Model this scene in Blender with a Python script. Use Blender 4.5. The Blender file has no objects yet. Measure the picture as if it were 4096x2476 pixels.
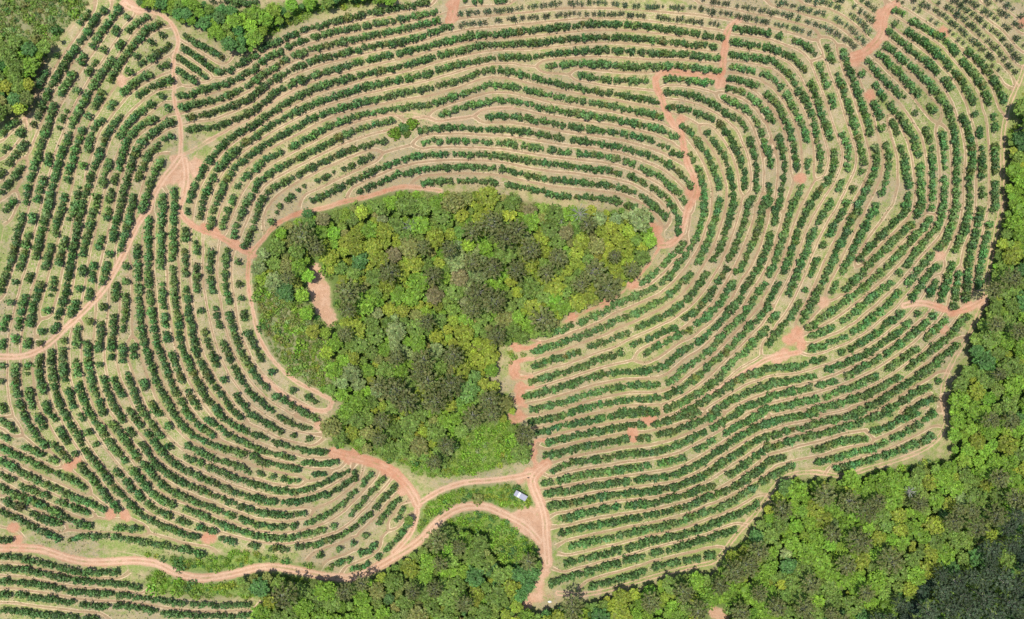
import bpy, math, random
import numpy as np
from mathutils import Vector
rng = np.random.default_rng(7); random.seed(7)
R = math.radians
# ---------------------------------------------------------------- camera, sky, sun, exposure
S, H = 0.09, 249.0                    # metres per photo pixel on the reference level, camera height
scene = bpy.context.scene
cam_data = bpy.data.cameras.new('camera'); cam = bpy.data.objects.new('camera', cam_data)
scene.collection.objects.link(cam); scene.camera = cam
cam.location = (0, 0, H); cam.rotation_euler = (0, 0, 0)
cam_data.sensor_fit = 'HORIZONTAL'; cam_data.angle = 2 * math.atan(2048 * S / H)
cam_data.clip_start = 1.0; cam_data.clip_end = 12000
sun_vec = Vector((-38, 9, 249)).normalized()           # straight up the line from the shadowless spot to the camera
world = bpy.data.worlds.new('World'); scene.world = world; world.use_nodes = True
wn = world.node_tree; bg = wn.nodes['Background']
sky = wn.nodes.new('ShaderNodeTexSky'); sky.sky_type = 'NISHITA'; sky.sun_disc = False
sky.sun_elevation = math.asin(sun_vec.z); sky.sun_rotation = math.atan2(sun_vec.x, sun_vec.y)
wn.links.new(sky.outputs[0], bg.inputs[0]); bg.inputs[1].default_value = 0.14
sl = bpy.data.lights.new('sun', 'SUN'); sl.energy = 4.2; sl.angle = R(0.53); sl.color = (1.0, 0.96, 0.90)
so = bpy.data.objects.new('sun', sl); scene.collection.objects.link(so); so.location = (-60, 10, 300)
so.rotation_euler = sun_vec.to_track_quat('Z', 'Y').to_euler()
scene.view_settings.view_transform = 'Standard'; scene.view_settings.look = 'None'
scene.view_settings.exposure = 0.18; scene.view_settings.gamma = 1.0; scene.view_settings.use_curve_mapping = False
COL = scene.collection
# ---------------------------------------------------------------- survey data (photo tiles of 1024 x 826 px shown 1846 wide)
TS = 1846 / 1024.0
OFF = {k: (1024 * (i % 4), (0, 826, 1650)[i // 4]) for i, k in enumerate('ABCDEFGHIJKL')}
ROWS = {}
ROWS['A'] = '''640,75 600,130 555,190|s
410,400 380,440|s
330,525 290,590 275,625
755,60 700,110 665,160 640,215 600,265 570,310 530,360 495,410 465,455 440,505 405,555 375,605 345,655 330,700 300,780 275,830 240,905
870,50 830,95 790,140 760,185 725,230 690,290 665,330
600,400 580,460
530,530 500,570 460,630 440,680
390,750 370,820 350,890 330,950 300,1020 280,1090 265,1150 240,1200 225,1260 210,1310 195,1390 180,1460
915,120 912,125|s
850,195 825,240
745,360 740,365|s
690,440 650,490 605,560|s
555,650 550,655
470,800 440,860 425,925|s
355,1110 340,1190
310,1290 285,1370 265,1440
1060,120 1010,150 960,180 925,215
880,300 850,340
800,430 770,480 730,520 700,570 670,610 640,660 610,720 580,770 555,820 535,870 510,930 490,990 465,1040 445,1090 430,1150 410,1210 395,1270 380,1330 365,1390 350,1450 345,1489
1150,160 1100,190 1060,205 1020,255 980,300 940,350 905,390 880,430 840,480 815,530 790,580
735,670 705,720 680,770
635,840 630,845
595,930 580,980 550,1050 530,1110 520,1170 495,1230 485,1310
455,1400 450,1470
1170,250 1175,255
1090,300 1085,305
980,400 975,405
1230,320 1190,350 1130,390 1070,420 1010,465
930,515 925,520
1215,460 1150,490
1080,530 1030,560 980,590 930,630 880,660
830,730 790,775
740,860 690,900 660,960 640,1020 625,1080
600,1190 595,1195
570,1350 555,1420 540,1480
1230,580 1180,590 1110,620 1060,640 1000,680
870,830 830,880 780,940 750,1000 735,1060 720,1110 690,1170 670,1220 650,1290 630,1350 610,1420 590,1480
1165,690 1170,692|s
1090,750 1040,790 980,830 930,880 880,950 860,985
790,1160 780,1200 750,1260 735,1330|s
700,1420 690,1480
1210,775 1205,778
1120,850 1050,885 990,920 950,960 910,1020 890,1080 875,1130 860,1190 845,1250 820,1310
800,1370 785,1450
1225,880 1180,900 1120,940 1070,980 1030,1020 990,1070 965,1120 945,1180 935,1240 915,1300 900,1350 885,1410 870,1470
1230,980 1180,1010 1130,1050 1080,1090 1050,1140 1030,1190 1010,1240 990,1300
960,1420 955,1480
1150,1170 1125,1220 1100,1270 1080,1330 1065,1380 1050,1430 1030,1489
1175,1420 1170,1480
1255,1360 1255,1489
115,870 60,910 10,960
160,930 130,970
50,1060 30,1090|s
180,1030 140,1080 100,1120 65,1175
20,1240 0,1265
160,1200 130,1240 90,1280 60,1320 10,1380
100,1450 60,1480
1330,260 1390,295 1450,325 1510,360 1560,390 1610,415
1320,350 1370,375 1420,410 1460,440 1510,480 1560,510 1620,515 1680,490 1730,460 1790,420 1846,395
1290,415 1340,450 1390,480 1440,520 1480,550
1290,510 1340,545 1390,580
1285,695 1350,685 1420,655 1480,640 1550,620 1620,600 1690,575 1740,545 1800,520 1846,490
1300,775 1360,755 1430,740 1500,735 1560,715 1620,695 1690,670 1750,635 1800,605 1846,570
1350,855 1420,835 1490,820 1560,800 1630,775 1700,750 1770,715 1846,680
1350,930 1420,920 1500,920 1580,910 1650,875 1720,850 1780,820 1846,780
1846,890 1780,920 1720,950 1670,985 1620,1020 1580,1060 1540,1110 1500,1160 1470,1210 1440,1270 1400,1330 1380,1390 1360,1450
1846,985 1790,1015 1740,1050 1690,1090 1640,1130 1600,1180 1560,1230 1530,1280 1500,1340 1480,1400 1460,1460
1846,1085 1800,1120 1750,1160 1700,1200 1660,1250 1630,1300 1600,1360 1580,1410 1560,1470
1846,1210 1800,1240 1750,1290 1710,1350
1680,1410 1660,1470
1846,1350 1800,1410 1770,1470
1490,5 1560,10 1650,15|y
1640,5 1720,15 1800,20 1846,15'''
ROWS['B'] = '''30,350 100,320 170,290 240,255 330,215 420,190 500,170 580,145 680,125 760,105 850,80 950,65 1050,45 1150,30 1220,10
0,470 60,430 130,390 220,345 310,300 400,270 490,245 570,225 650,210 740,190 830,180 920,160 1010,145 1100,120 1180,105 1260,90 1300,80
0,570 40,545 90,510 150,470 240,410 320,385 400,350 480,335 560,315 650,290 750,270 850,245 950,225 1040,210 1130,190 1220,165 1310,145
0,670 60,610 130,575 200,530 270,490 340,460 420,435 500,410 580,395 660,370 740,355 820,335 900,320 980,310 1070,290 1160,270 1250,240 1330,210 1400,190
0,775 60,730 130,670 200,630 270,590 340,570 420,540 500,510 590,490 680,465 770,440 860,415 950,395 1050,375 1150,355 1250,330 1330,300 1420,285 1520,260 1620,245 1720,240 1846,230
0,885 60,840 120,800 190,755 260,715 330,675 400,640 470,615 550,590 640,570 730,545 820,525 910,505 1000,485 1090,460 1180,440 1260,410 1350,390 1440,370 1530,345 1620,325 1720,320 1846,310
0,975 60,930 130,890 200,850 270,810 340,780 420,745 500,715 590,685 680,660 770,625 860,610 950,590 1040,575 1130,555 1220,535 1310,500 1400,475 1480,455 1570,440 1660,425 1750,410 1846,400
0,1080 60,1040 130,1000 200,960 280,920 350,880 420,845 490,815 560,790 640,770 730,745 820,720 910,705 1000,680 1080,660 1170,650 1260,630 1350,605 1440,585 1530,545 1620,515 1700,500 1780,510 1846,510
0,1200 60,1150 120,1120 180,1090|s
240,1060 320,1020 400,980 480,930 560,890 640,860 720,830 800,815 890,800 980,785 1060,770 1150,760 1240,750 1320,735 1400,700 1480,680 1560,650 1640,620 1720,605 1846,620
0,1330 60,1270 130,1230 200,1190 270,1155 340,1120 410,1085 480,1050 560,1010 640,970 720,940 800,910 880,890 970,870
20,1470 60,1420 110,1360 180,1320 240,1290 310,1250 380,1220 440,1180 510,1150 570,1120 640,1090 720,1065 800,1045 880,1020 930,1010
170,1485 230,1430 280,1390 340,1350 380,1330 440,1300|s
490,1275 550,1245 620,1225 680,1190 740,1170|s
760,1155 830,1125
400,1440 470,1415 540,1385 600,1350 670,1310 740,1280 810,1245 890,1210 960,1180 1050,1150 1130,1130 1210,1120 1290,1110 1380,1105 1430,1105
1470,1110 1560,1115 1650,1110 1740,1120 1846,1135
740,1385 800,1355 860,1325 930,1295 1000,1265 1060,1250
1080,1245 1180,1220 1270,1210 1370,1205 1470,1200 1570,1200 1670,1205 1760,1215 1846,1235
1210,1320 1290,1310 1380,1305 1470,1300 1560,1305 1650,1310
1700,1308 1735,1312
1795,1325 1846,1335
1210,1025 1280,1010
1320,1020 1340,1020
1390,1015 1470,1010 1530,1015
1560,1015 1640,1020 1700,1030
1755,1025 1846,1030
1190,940 1270,925 1360,915 1450,915 1540,920 1640,930 1740,930 1846,935
1660,840 1740,835 1846,835
1330,830 1400,800 1470,780 1540,760 1620,740 1700,725 1780,720 1846,725
1500,10 1580,5 1680,5 1800,0|s
1460,100 1520,90 1600,85 1700,80 1846,65|y
1470,180 1550,165 1650,155 1846,140|y'''
ROWS['C'] = '''0,65 80,55 160,45 240,35 320,25 410,20 500,20 640,20 730,25 820,40 900,40 960,50 1050,45 1120,45 1240,55 1320,55 1390,65 1430,80 1500,90 1560,95 1620,110 1690,130 1760,145 1846,155|y
0,135 80,130 150,125 220,115 310,110 390,100 480,100 590,100 730,100 880,105 940,110 1020,120 1080,130 1150,140 1220,145 1290,150 1370,160 1490,172|y
1380,0 1450,10 1520,20 1600,35 1680,50 1750,65 1846,80|y
0,230 80,220 160,215 250,205 340,195 430,185 520,175 600,165 690,170 780,170 860,175 950,185 1040,195 1130,205 1220,220 1310,235 1400,250 1510,270
0,315 90,310 180,305 270,295 360,285 450,275 540,270 640,265 740,265 830,270 920,275 1010,285 1110,295 1200,305 1300,320 1390,325 1460,335
0,405 90,410 180,400 260,390 350,380 440,375 530,360 620,355 710,360 800,360 890,370 980,380 1080,385 1180,385 1280,390 1370,405 1490,420
250,475 330,465 420,460 510,455 600,460 690,460 780,470 860,475 960,475
990,475 1110,470 1200,475 1250,478
1280,480 1380,490 1490,505
490,540 560,550 640,565 720,575 800,580 880,580 970,580
1110,565 1180,565 1250,570 1320,575 1390,590
1415,590 1450,592
0,520 60,530 130,550 210,570 290,590 370,610 450,625 530,640 610,655 690,670 780,680 860,695 940,710 1050,740
0,620 40,630
90,645 180,665 260,685 340,700 420,710 500,725 580,740 660,750 740,765 820,785 900,800 980,815 1080,840
0,725 60,735
105,745 190,770 280,790 370,800 460,815 540,825 620,845 700,845 780,865 860,880 950,900 1040,920 1100,945 1190,990
0,835 70,845 150,860 240,875 330,890
365,900 385,902
420,910 500,920 590,930 680,945 760,955
800,960 880,980 960,1000 1010,1015
1050,1040 1120,1060
1160,1090 1230,1115
0,940 80,945 160,960 240,975 330,990 410,1005 490,1010
530,1015 620,1030 700,1045 780,1060 860,1085 940,1105 1020,1125 1080,1155 1140,1190 1190,1230 1240,1280 1290,1340
0,1035 30,1042
85,1050 90,1050
140,1060 220,1070
270,1080 350,1090 430,1100
485,1105 495,1107
530,1110 620,1115 700,1135 770,1140
820,1160 825,1162
870,1180 880,1182
930,1210 990,1240 1060,1270 1110,1310 1160,1350 1210,1390
1230,1430 1245,1460
0,1135 90,1150 170,1165 250,1175 330,1185 410,1190 490,1200 570,1215 650,1215 730,1235 800,1255 870,1270 940,1310 1000,1345 1060,1380 1110,1420 1150,1470
0,1235 70,1255 140,1270 220,1280 300,1295 380,1300 460,1305 540,1320 620,1330 700,1335 780,1350 850,1370 910,1400 960,1430 1020,1480
0,1340 80,1345 150,1365 220,1380
260,1395 340,1405 420,1415 500,1420 590,1420 680,1435 770,1450
830,1470 890,1489
1600,200 1680,205 1760,215 1846,230
1590,300 1670,310 1750,320 1846,345
1570,390 1640,400 1720,410 1800,420 1846,440
1570,480 1640,490 1740,510
1810,530 1846,560
1560,565 1640,575 1720,600 1780,620
1830,670 1846,690
1560,635 1620,650 1680,665 1730,700 1770,740 1810,780 1846,840
1530,700 1590,730 1640,755 1690,785 1730,820 1760,870 1790,920 1810,980 1825,1040 1846,1100
1120,665 1200,665 1280,680 1360,700 1430,735 1490,775 1550,815 1610,850 1660,880 1690,930
1710,1000 1740,1060 1750,1120 1760,1190 1770,1250 1765,1310 1760,1380 1740,1420 1710,1470
1130,765 1210,775 1290,795 1370,825 1460,860
1500,890 1540,940 1580,990 1600,1030 1620,1080 1650,1130 1665,1180 1680,1260 1680,1350
1230,905 1280,940 1320,990 1360,1050 1400,1100 1430,1160 1460,1230 1480,1290 1500,1350
1490,1440 1485,1489
1410,955 1415,960
1450,1000 1490,1060 1530,1110 1550,1180 1570,1230 1585,1290 1595,1350 1600,1420 1600,1489
1290,1110 1310,1160 1340,1210 1360,1270 1380,1330 1390,1400 1385,1489
1830,1430 1825,1489'''
ROWS['D'] = '''280,0 370,10 440,30 510,55 570,85 620,125 670,160 710,200 745,240|y
60,10 140,35 210,50 280,75 350,90 430,100|y
490,130 540,160 590,200 640,255 700,310|y
20,85 80,95 160,115 240,140 310,165 380,185 430,205 490,235 540,275 590,305 630,340|y
50,170 110,190 180,200 260,225 300,235|y
510,0 560,15 610,45 660,70 710,105 760,150|y
680,0 730,30 770,70|y
930,0 1000,30 1060,65 1110,100 1160,130 1210,165|yy
1300,220 1350,260 1400,305 1450,350 1500,400 1560,430 1600,460 1640,480 1680,520 1720,565|yy
1060,0 1110,30 1160,50 1210,80 1260,110 1300,145 1340,180 1390,210 1430,255 1470,290 1510,320 1560,370 1620,430|y
1200,0 1260,30 1330,70 1380,110 1430,155 1480,195 1530,240 1580,290 1620,330 1660,370 1700,430 1750,480 1790,530|y
1330,0 1380,25 1430,75 1480,110 1520,140 1580,190 1640,230 1690,280 1740,350 1780,400 1810,430|y
1430,0 1490,30 1540,65 1590,100 1640,140 1700,180 1750,230 1800,290 1840,320|y
1570,0 1610,40 1660,75 1720,120 1770,160 1820,190|y
1660,0 1720,40 1780,80 1830,120|y
0,235 3,238
85,255 95,257
190,290 250,310 300,340 340,385
0,330 60,360 120,385 170,400 220,440 250,480 280,520
310,600 330,640 350,700 370,760 390,810 410,870 430,930 450,990
0,420 60,460 110,490 160,540 190,590 220,640 250,690 290,750 310,800 330,860 340,920 350,980 370,1040 380,1100 385,1160 375,1230
0,535 50,570 90,620 130,670 160,720 190,780 220,840 250,900 270,960 280,1010
285,1160 285,1240
0,680 40,720 80,770 110,830 140,890 160,950 180,1010 190,1070 200,1140 205,1220
0,810 40,880
80,980 95,1040 110,1110 120,1180 120,1250 110,1310 100,1370 90,1430 85,1489
0,1060 10,1130 20,1190
15,1340 10,1410 10,1470
430,330 450,380 470,440
500,540 530,600 550,660 570,720 590,790 610,850 630,910 650,980 665,1040 680,1100 690,1160 680,1230
615,1360 620,1365
570,1460 565,1470
545,370 560,420 580,480 600,540 630,600 650,660 670,720 690,780 710,850 730,900 740,960
770,1060 790,1130 780,1200 760,1270 730,1330 700,1400 650,1470
370,470 390,530 410,580 440,650 460,700 480,770 500,840|s
545,970 570,1040 590,1090 580,1160 570,1220
530,1300 510,1360
460,1440 440,1489
480,1080 490,1140 470,1220 440,1290 400,1340 350,1400 320,1450 300,1489
240,1350 220,1400 190,1450 170,1489
680,530 685,535
770,610 810,660 840,710
880,750 920,800 960,850 990,900 1030,960 1060,1010 1070,1070 1085,1120
720,440 760,490 800,540 850,590 900,630 940,670 980,700
1060,810 1065,812
1140,930 1160,990 1180,1060 1180,1120 1190,1180 1190,1250 1190,1310 1190,1380 1190,1440
790,390 850,420 890,470 940,510 980,560 1010,600 1050,640 1095,690
1150,760 1200,800
1260,970 1270,1040 1270,1110 1280,1200
1280,1290 1275,1370 1270,1489
850,330 910,370 960,420 1010,460 1060,500 1110,545 1160,590 1200,650 1250,700 1290,760 1310,820 1330,900 1350,970 1360,1040 1365,1110 1365,1180 1360,1250 1360,1320 1360,1400 1360,1489
870,215 910,260 960,300 1010,340 1070,390 1130,430 1180,470 1220,520
1280,570 1320,630
1400,830 1430,890 1450,960 1465,1020 1480,1090 1480,1160 1460,1240 1450,1310 1450,1390 1450,1489
915,170 925,175
1000,220 1060,260 1120,300 1180,350 1230,390 1280,440 1320,490 1360,540 1400,590 1440,650 1470,700 1490,750
1495,820 1500,825
1525,920 1530,980
1545,1070 1550,1140 1545,1220 1545,1270
1545,1360 1545,1420
910,70 980,100
1040,140 1100,180 1160,220 1230,250 1290,290 1330,340 1370,400 1420,450 1460,500 1510,560 1550,620 1580,680 1590,750
1630,830 1635,920
1640,1040 1640,1110 1640,1180 1640,1240
1640,1320 1640,1400 1640,1480
1440,370 1500,410 1550,460 1590,520 1640,580 1670,650 1700,720 1710,760
770,740 790,800 810,840
820,920 822,925
900,880 930,960
850,1030 870,1100 880,1160 870,1220 860,1290 840,1350 820,1400
780,1480 775,1485
960,1060 980,1120 990,1190 1000,1260 1020,1330
1010,1400 1000,1489
1100,1200 1100,1270 1110,1340 1110,1420 1110,1489'''
ROWS['E'] = '''60,0 40,30
165,50 150,110 120,180 110,250 100,310 80,380 60,440 40,490 20,550 5,600
235,60 230,110
205,200 190,260 175,330 160,400 140,440
110,545 112,548|s
70,690 72,692
50,790 30,840 20,880
20,970 5,1020
345,0 330,60 310,120 290,190 280,250 265,310 250,370
225,490 200,540
180,650 160,700 150,750 140,810 130,870
110,940 105,980
440,20 420,80 400,150 390,190
370,280 350,340 340,400 320,440
290,560 270,610 250,680 230,740 220,800 210,850
200,950 195,1010
540,0 520,50 500,90
470,230 450,290 440,350 420,420
390,510 375,600 365,640|s
340,750 345,752
300,900 305,902
285,985 288,986
590,0 580,60 560,130 550,200 535,270 520,340 510,400 495,460 490,520 480,580 470,630 450,690 430,750 410,800
410,850 380,900
680,10 660,60 650,130 630,200 610,270 600,340
600,440 590,490
570,590 572,592
540,690 520,740 510,780
780,20 770,80|s
730,220 710,290
680,410 665,470 660,530
650,600 640,660
865,0 850,60 830,120 820,180 815,240
790,340 785,345
770,420 750,480 740,550
950,0 930,60 920,120 900,190 880,250 870,310
1040,-10 1020,30
1175,0 1170,60 1160,130 1160,200 1160,280 1155,360 1155,440
1165,560 1170,620 1170,680 1180,720
1180,800 1190,860 1200,920 1210,970
1240,1060 1260,1130 1290,1200 1310,1260
1360,1340 1390,1400 1430,1450
1255,0 1250,60 1250,130 1245,200 1245,270 1250,340 1240,390
1250,440 1255,500 1250,570 1250,640 1260,710 1270,770 1285,830 1290,900 1300,970 1320,1040 1350,1100 1370,1160 1400,1220 1430,1280 1460,1340 1500,1400 1540,1440 1580,1489
1070,100 1060,170 1065,250 1070,320 1065,390 1060,460 1075,530 1075,600 1085,670 1090,740 1100,810 1110,880 1120,950 1140,1020 1170,1090 1190,1160 1210,1220 1240,1290 1270,1350 1310,1410 1340,1480
985,280 985,340 985,400 990,470 995,540 1000,610 1000,680 1005,750 1010,820 1020,890 1030,960 1050,1030 1070,1100 1090,1160 1110,1220 1140,1290 1170,1350 1200,1400 1230,1450 1250,1489
905,430 908,433
905,540 908,542
905,640 905,710 900,780 890,850 890,900
880,1000 880,1060 880,1110
910,1200 930,1260 960,1330 980,1390 1010,1450 1030,1489
960,1000 965,1080
1030,1260 1050,1310
1090,1420 1130,1489
840,550 830,610 830,670
820,790 815,850 810,920 800,980 800,1040 800,1100
820,1250 850,1310 880,1360
930,1470 950,1489
745,720 748,722
730,830 725,900 720,970 710,1040
715,1140 718,1142
740,1230 760,1290 780,1350 810,1410 840,1470
645,830 648,832
630,980 630,1050 630,1120 640,1180 660,1240 670,1310 700,1370 720,1430 740,1489
560,880 550,930 550,1000
545,1110 550,1170 560,1240 570,1310 590,1370 620,1430 640,1489
455,965 458,966
450,1040 455,1110 450,1180 460,1250
490,1330 510,1390 530,1450
370,1040 370,1100 370,1160 380,1230 390,1290 400,1350 430,1420 450,1489
285,1080 270,1130 280,1190 290,1260 310,1340
330,1430 350,1489
195,1140 195,1200
205,1320 215,1380 230,1450
110,1150 105,1220 110,1290 120,1360 140,1430 170,1489
5,1150 6,1152
0,1260 2,1262
10,1430 25,1480
1335,160 1330,230
1330,320 1335,390 1335,440 1335,490
1340,580 1345,640 1350,700 1360,760 1370,820 1385,870
1385,900 1390,960 1410,1030 1420,1090 1460,1150 1490,1210 1530,1270 1570,1330 1610,1380 1650,1430 1700,1489
1415,250 1415,330|s
1410,430 1410,500 1415,560 1420,600
1445,750 1448,752
1475,900 1490,960 1510,1010 1530,1080 1560,1140
1610,1245 1612,1247
1700,1360 1730,1410 1780,1470
1520,320 1515,380 1510,450 1515,520 1520,580 1530,610
1550,740 1565,800 1580,860
1600,950 1620,1010 1640,1070 1670,1130 1700,1190 1740,1250 1780,1310 1820,1360 1846,1390
1635,310 1625,380 1620,450 1620,520 1625,590 1640,650 1650,690
1650,770 1665,830 1680,890 1700,950 1720,1010 1750,1080 1780,1130 1820,1200 1846,1230
1715,400 1718,402
1720,560 1722,562
1735,660 1737,662
1760,760 1760,820
1790,920 1820,990 1846,1030
1350,10 1350,50
1450,20 1440,80
1540,10 1530,70 1520,120 1505,165
1640,10 1630,60 1610,110 1600,150
1750,30 1730,80 1700,130 1680,210
1846,80 1830,130 1800,190 1780,240 1755,290'''
ROWS['F'] = '''20,0 5,60
170,20 120,60 110,100|s
10,1070 40,1110
110,1195 120,1198
265,1325 275,1330
370,1380 430,1410
0,1230 40,1270 80,1310
130,1360 190,1390 250,1425 310,1460 360,1489
0,1380 40,1420 90,1460 120,1480'''
ROWS['G'] = '''960,40 1010,95|s
1030,0 1060,30 1100,60
1160,0 1180,50 1200,100 1200,150 1195,190
1385,0 1390,40 1370,100 1350,150 1335,210 1310,260 1290,300
1260,340 1210,410 1180,450 1130,500 1080,545
1030,590 970,610 910,640 850,660 790,690 730,710 670,750 610,790 550,810 490,840
420,860 370,885 300,910 230,930
1490,0 1480,50 1460,110 1440,170 1420,230 1400,290 1370,350 1340,400
1230,270 1190,320 1130,370 1090,430 1040,470 990,510 940,550
1290,480 1250,520 1210,570 1170,610 1120,650 1060,690 1000,720 930,750 870,780 800,800 730,830 670,870 600,895 540,920 470,940 400,970 340,990 270,1010 200,1030 150,1050
1590,10 1575,70 1555,140 1540,200 1520,260 1490,320 1460,380
1400,480 1360,550 1320,600 1270,660 1220,710 1160,750 1100,780 1040,810 980,840 900,880
830,910 770,930 700,970 630,990 550,1020
480,1050 420,1070 350,1100 280,1110 210,1130 150,1160
1700,0 1690,60 1670,120 1650,180 1620,250 1600,310 1570,380
1550,450 1510,510 1470,570 1440,620 1400,680 1350,730 1290,780 1250,800
1180,870 1120,890 1060,920 1000,950 930,970 870,1000
780,1060 720,1080 650,1100 590,1120 520,1150 460,1170 400,1190 330,1200 260,1230 190,1250 130,1270
1800,10 1800,80 1780,150 1760,210 1740,270 1710,330 1680,400 1650,450 1620,480
1590,550 1560,600 1530,650 1490,710 1440,760 1390,810 1330,840 1290,890 1230,910 1170,940 1100,980 1030,1020 960,1070
1846,290 1810,380 1780,440 1740,500 1700,560 1660,620 1640,680 1600,720 1560,770 1510,820 1470,870 1420,910 1370,950 1310,1000 1250,1020 1190,1070 1140,1120 1080,1160 1000,1180 930,1190 860,1195 790,1190 720,1200 650,1215 580,1230 510,1250 440,1280 370,1300 300,1320 230,1340 160,1360 90,1370
1830,550 1800,590 1760,650 1720,710 1680,770 1640,810 1590,860 1540,910 1490,960 1440,1020 1390,1070 1330,1110 1270,1150 1220,1190 1170,1240 1120,1270
1060,1290 990,1290 920,1290 850,1290 780,1300 710,1320 640,1330 570,1350 500,1370 430,1390 360,1410 290,1430 220,1450 140,1460
1846,730 1800,780 1760,820 1710,870 1660,920 1610,970 1560,1030 1510,1070 1450,1120 1390,1180 1330,1230 1270,1280 1210,1320 1150,1350 1110,1370
1060,1380 1000,1390 930,1390 860,1390 790,1400 720,1410 650,1430 580,1440 510,1460 440,1475
1846,880 1800,920 1750,970 1700,1030 1650,1070 1590,1120 1540,1180 1490,1240 1430,1290 1370,1330 1310,1370 1240,1410 1180,1440 1120,1460
1846,1170 1780,1190 1720,1210 1660,1230 1600,1270 1540,1310 1480,1350 1420,1380 1360,1420 1300,1450 1240,1489
1846,1300 1780,1310 1720,1330 1650,1370 1590,1390 1530,1430 1470,1470 1440,1489
1846,1390 1790,1410 1730,1430 1670,1450 1620,1489
780,1480 860,1475 950,1470 1040,1470
1800,1470 1846,1465'''
ROWS['H'] = '''60,10 55,60 45,110
20,190 10,240 0,290
170,0 160,60 140,120 120,190 100,250 80,310 60,370 40,430 10,490
300,0 270,50 245,110 220,160 200,230 180,290 160,350 140,410 120,470
70,560 40,610 20,660 0,700
430,10 400,50 370,100 340,160 310,220 290,280 270,340 250,400 230,450 210,500 180,560 150,630
60,780 20,820
550,20 510,80 480,130 450,190
400,280 405,285
350,380 330,440 310,500
270,600 265,605
230,680 200,740 170,790 130,840 90,890 50,940 10,990
650,20 610,80 580,140 560,200 530,260 500,310 480,370 450,420 430,480 400,530 380,580 350,630 330,690 300,740 270,790 250,830
760,30 740,70
710,130 680,190 650,250 620,310 590,370 560,430 550,465
1000,0 970,60 930,90 890,140 840,190 790,230 740,280 700,340 665,380
1100,0 1080,60
1040,120 1000,160 950,210 890,260 840,310 790,360 730,410 700,460 650,510 610,550 560,590
490,550 465,610
1180,10 1178,15
1165,90 1120,160 1060,210 1020,260 980,310 920,380 850,440 780,500 710,570 640,630 570,680 510,720 460,760
430,780 380,810 330,850 290,870
1265,0 1250,80 1220,150 1170,210 1120,270 1070,320 1030,370 1000,420
950,475 945,480
890,550 830,590 780,630 720,690 650,740 590,800 540,830
1180,350 1140,390 1090,450 1050,500 1010,560
940,620 890,680 850,720
810,760 750,800 700,850 650,890 610,900
1350,20 1340,80 1320,150 1290,220 1260,280 1230,300
1440,40 1430,110 1410,180 1380,240 1350,310
1540,20 1530,80 1510,150 1500,220 1470,280 1460,340 1450,400 1445,470 1440,540 1435,600 1430,670
1630,20 1628,25
1600,120 1590,190 1570,250 1560,320 1545,390 1530,450 1520,520 1520,600
1220,430 1170,470 1130,530 1090,590 1060,640 1040,670
1210,540 1190,590 1170,640
1330,410 1310,470 1290,540 1280,600 1250,660 1250,700
1380,490 1360,560 1350,620 1350,680 1335,730
470,870 420,890 370,910 310,940
560,940 500,960 440,980 380,1010 320,1030
960,770 920,800 870,830 830,870 790,910 740,940 690,970 640,1000 600,1020
530,1050 535,1052
440,1090 390,1100 330,1110
280,1130 200,1160 130,1160 60,1160 0,1170
1080,770 1090,775
1020,830 980,880 930,910 880,950 830,980 770,1020 710,1060 650,1090 590,1110 530,1140 480,1160 430,1180
340,1220 270,1230 200,1250 130,1260 60,1270 0,1280
1190,785 1192,787
1140,840 1090,880 1040,930 980,970 930,1010 870,1050 810,1090 750,1130 690,1160 630,1190 570,1220
490,1260 430,1270 370,1290
290,1310 220,1330 150,1340 80,1360 0,1380
1280,820 1230,870 1190,900 1140,950
1080,1020 1030,1060 990,1090 930,1130 870,1170
790,1220 730,1250 660,1280 600,1310 540,1320 470,1350 410,1370
340,1390 270,1400 200,1420 130,1440 60,1450 0,1460
1440,790 1390,840 1350,890 1310,930 1260,970 1210,1010 1160,1050 1110,1090 1060,1120 1010,1170
940,1230 880,1260 820,1300 760,1330 700,1360 640,1380 570,1400 500,1430 430,1440 360,1460 300,1480
1360,1000 1300,1050 1250,1100 1200,1140 1150,1180 1090,1220 1030,1250 980,1290 920,1330 860,1370 810,1400 750,1440 690,1460 630,1480
1230,1255 1232,1258
1160,1300 1100,1330 1050,1350 1000,1390 940,1420 880,1460 840,1480
1200,1390 1150,1400 1110,1420 1050,1460 1010,1480
1180,1480 1175,1485'''
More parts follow.
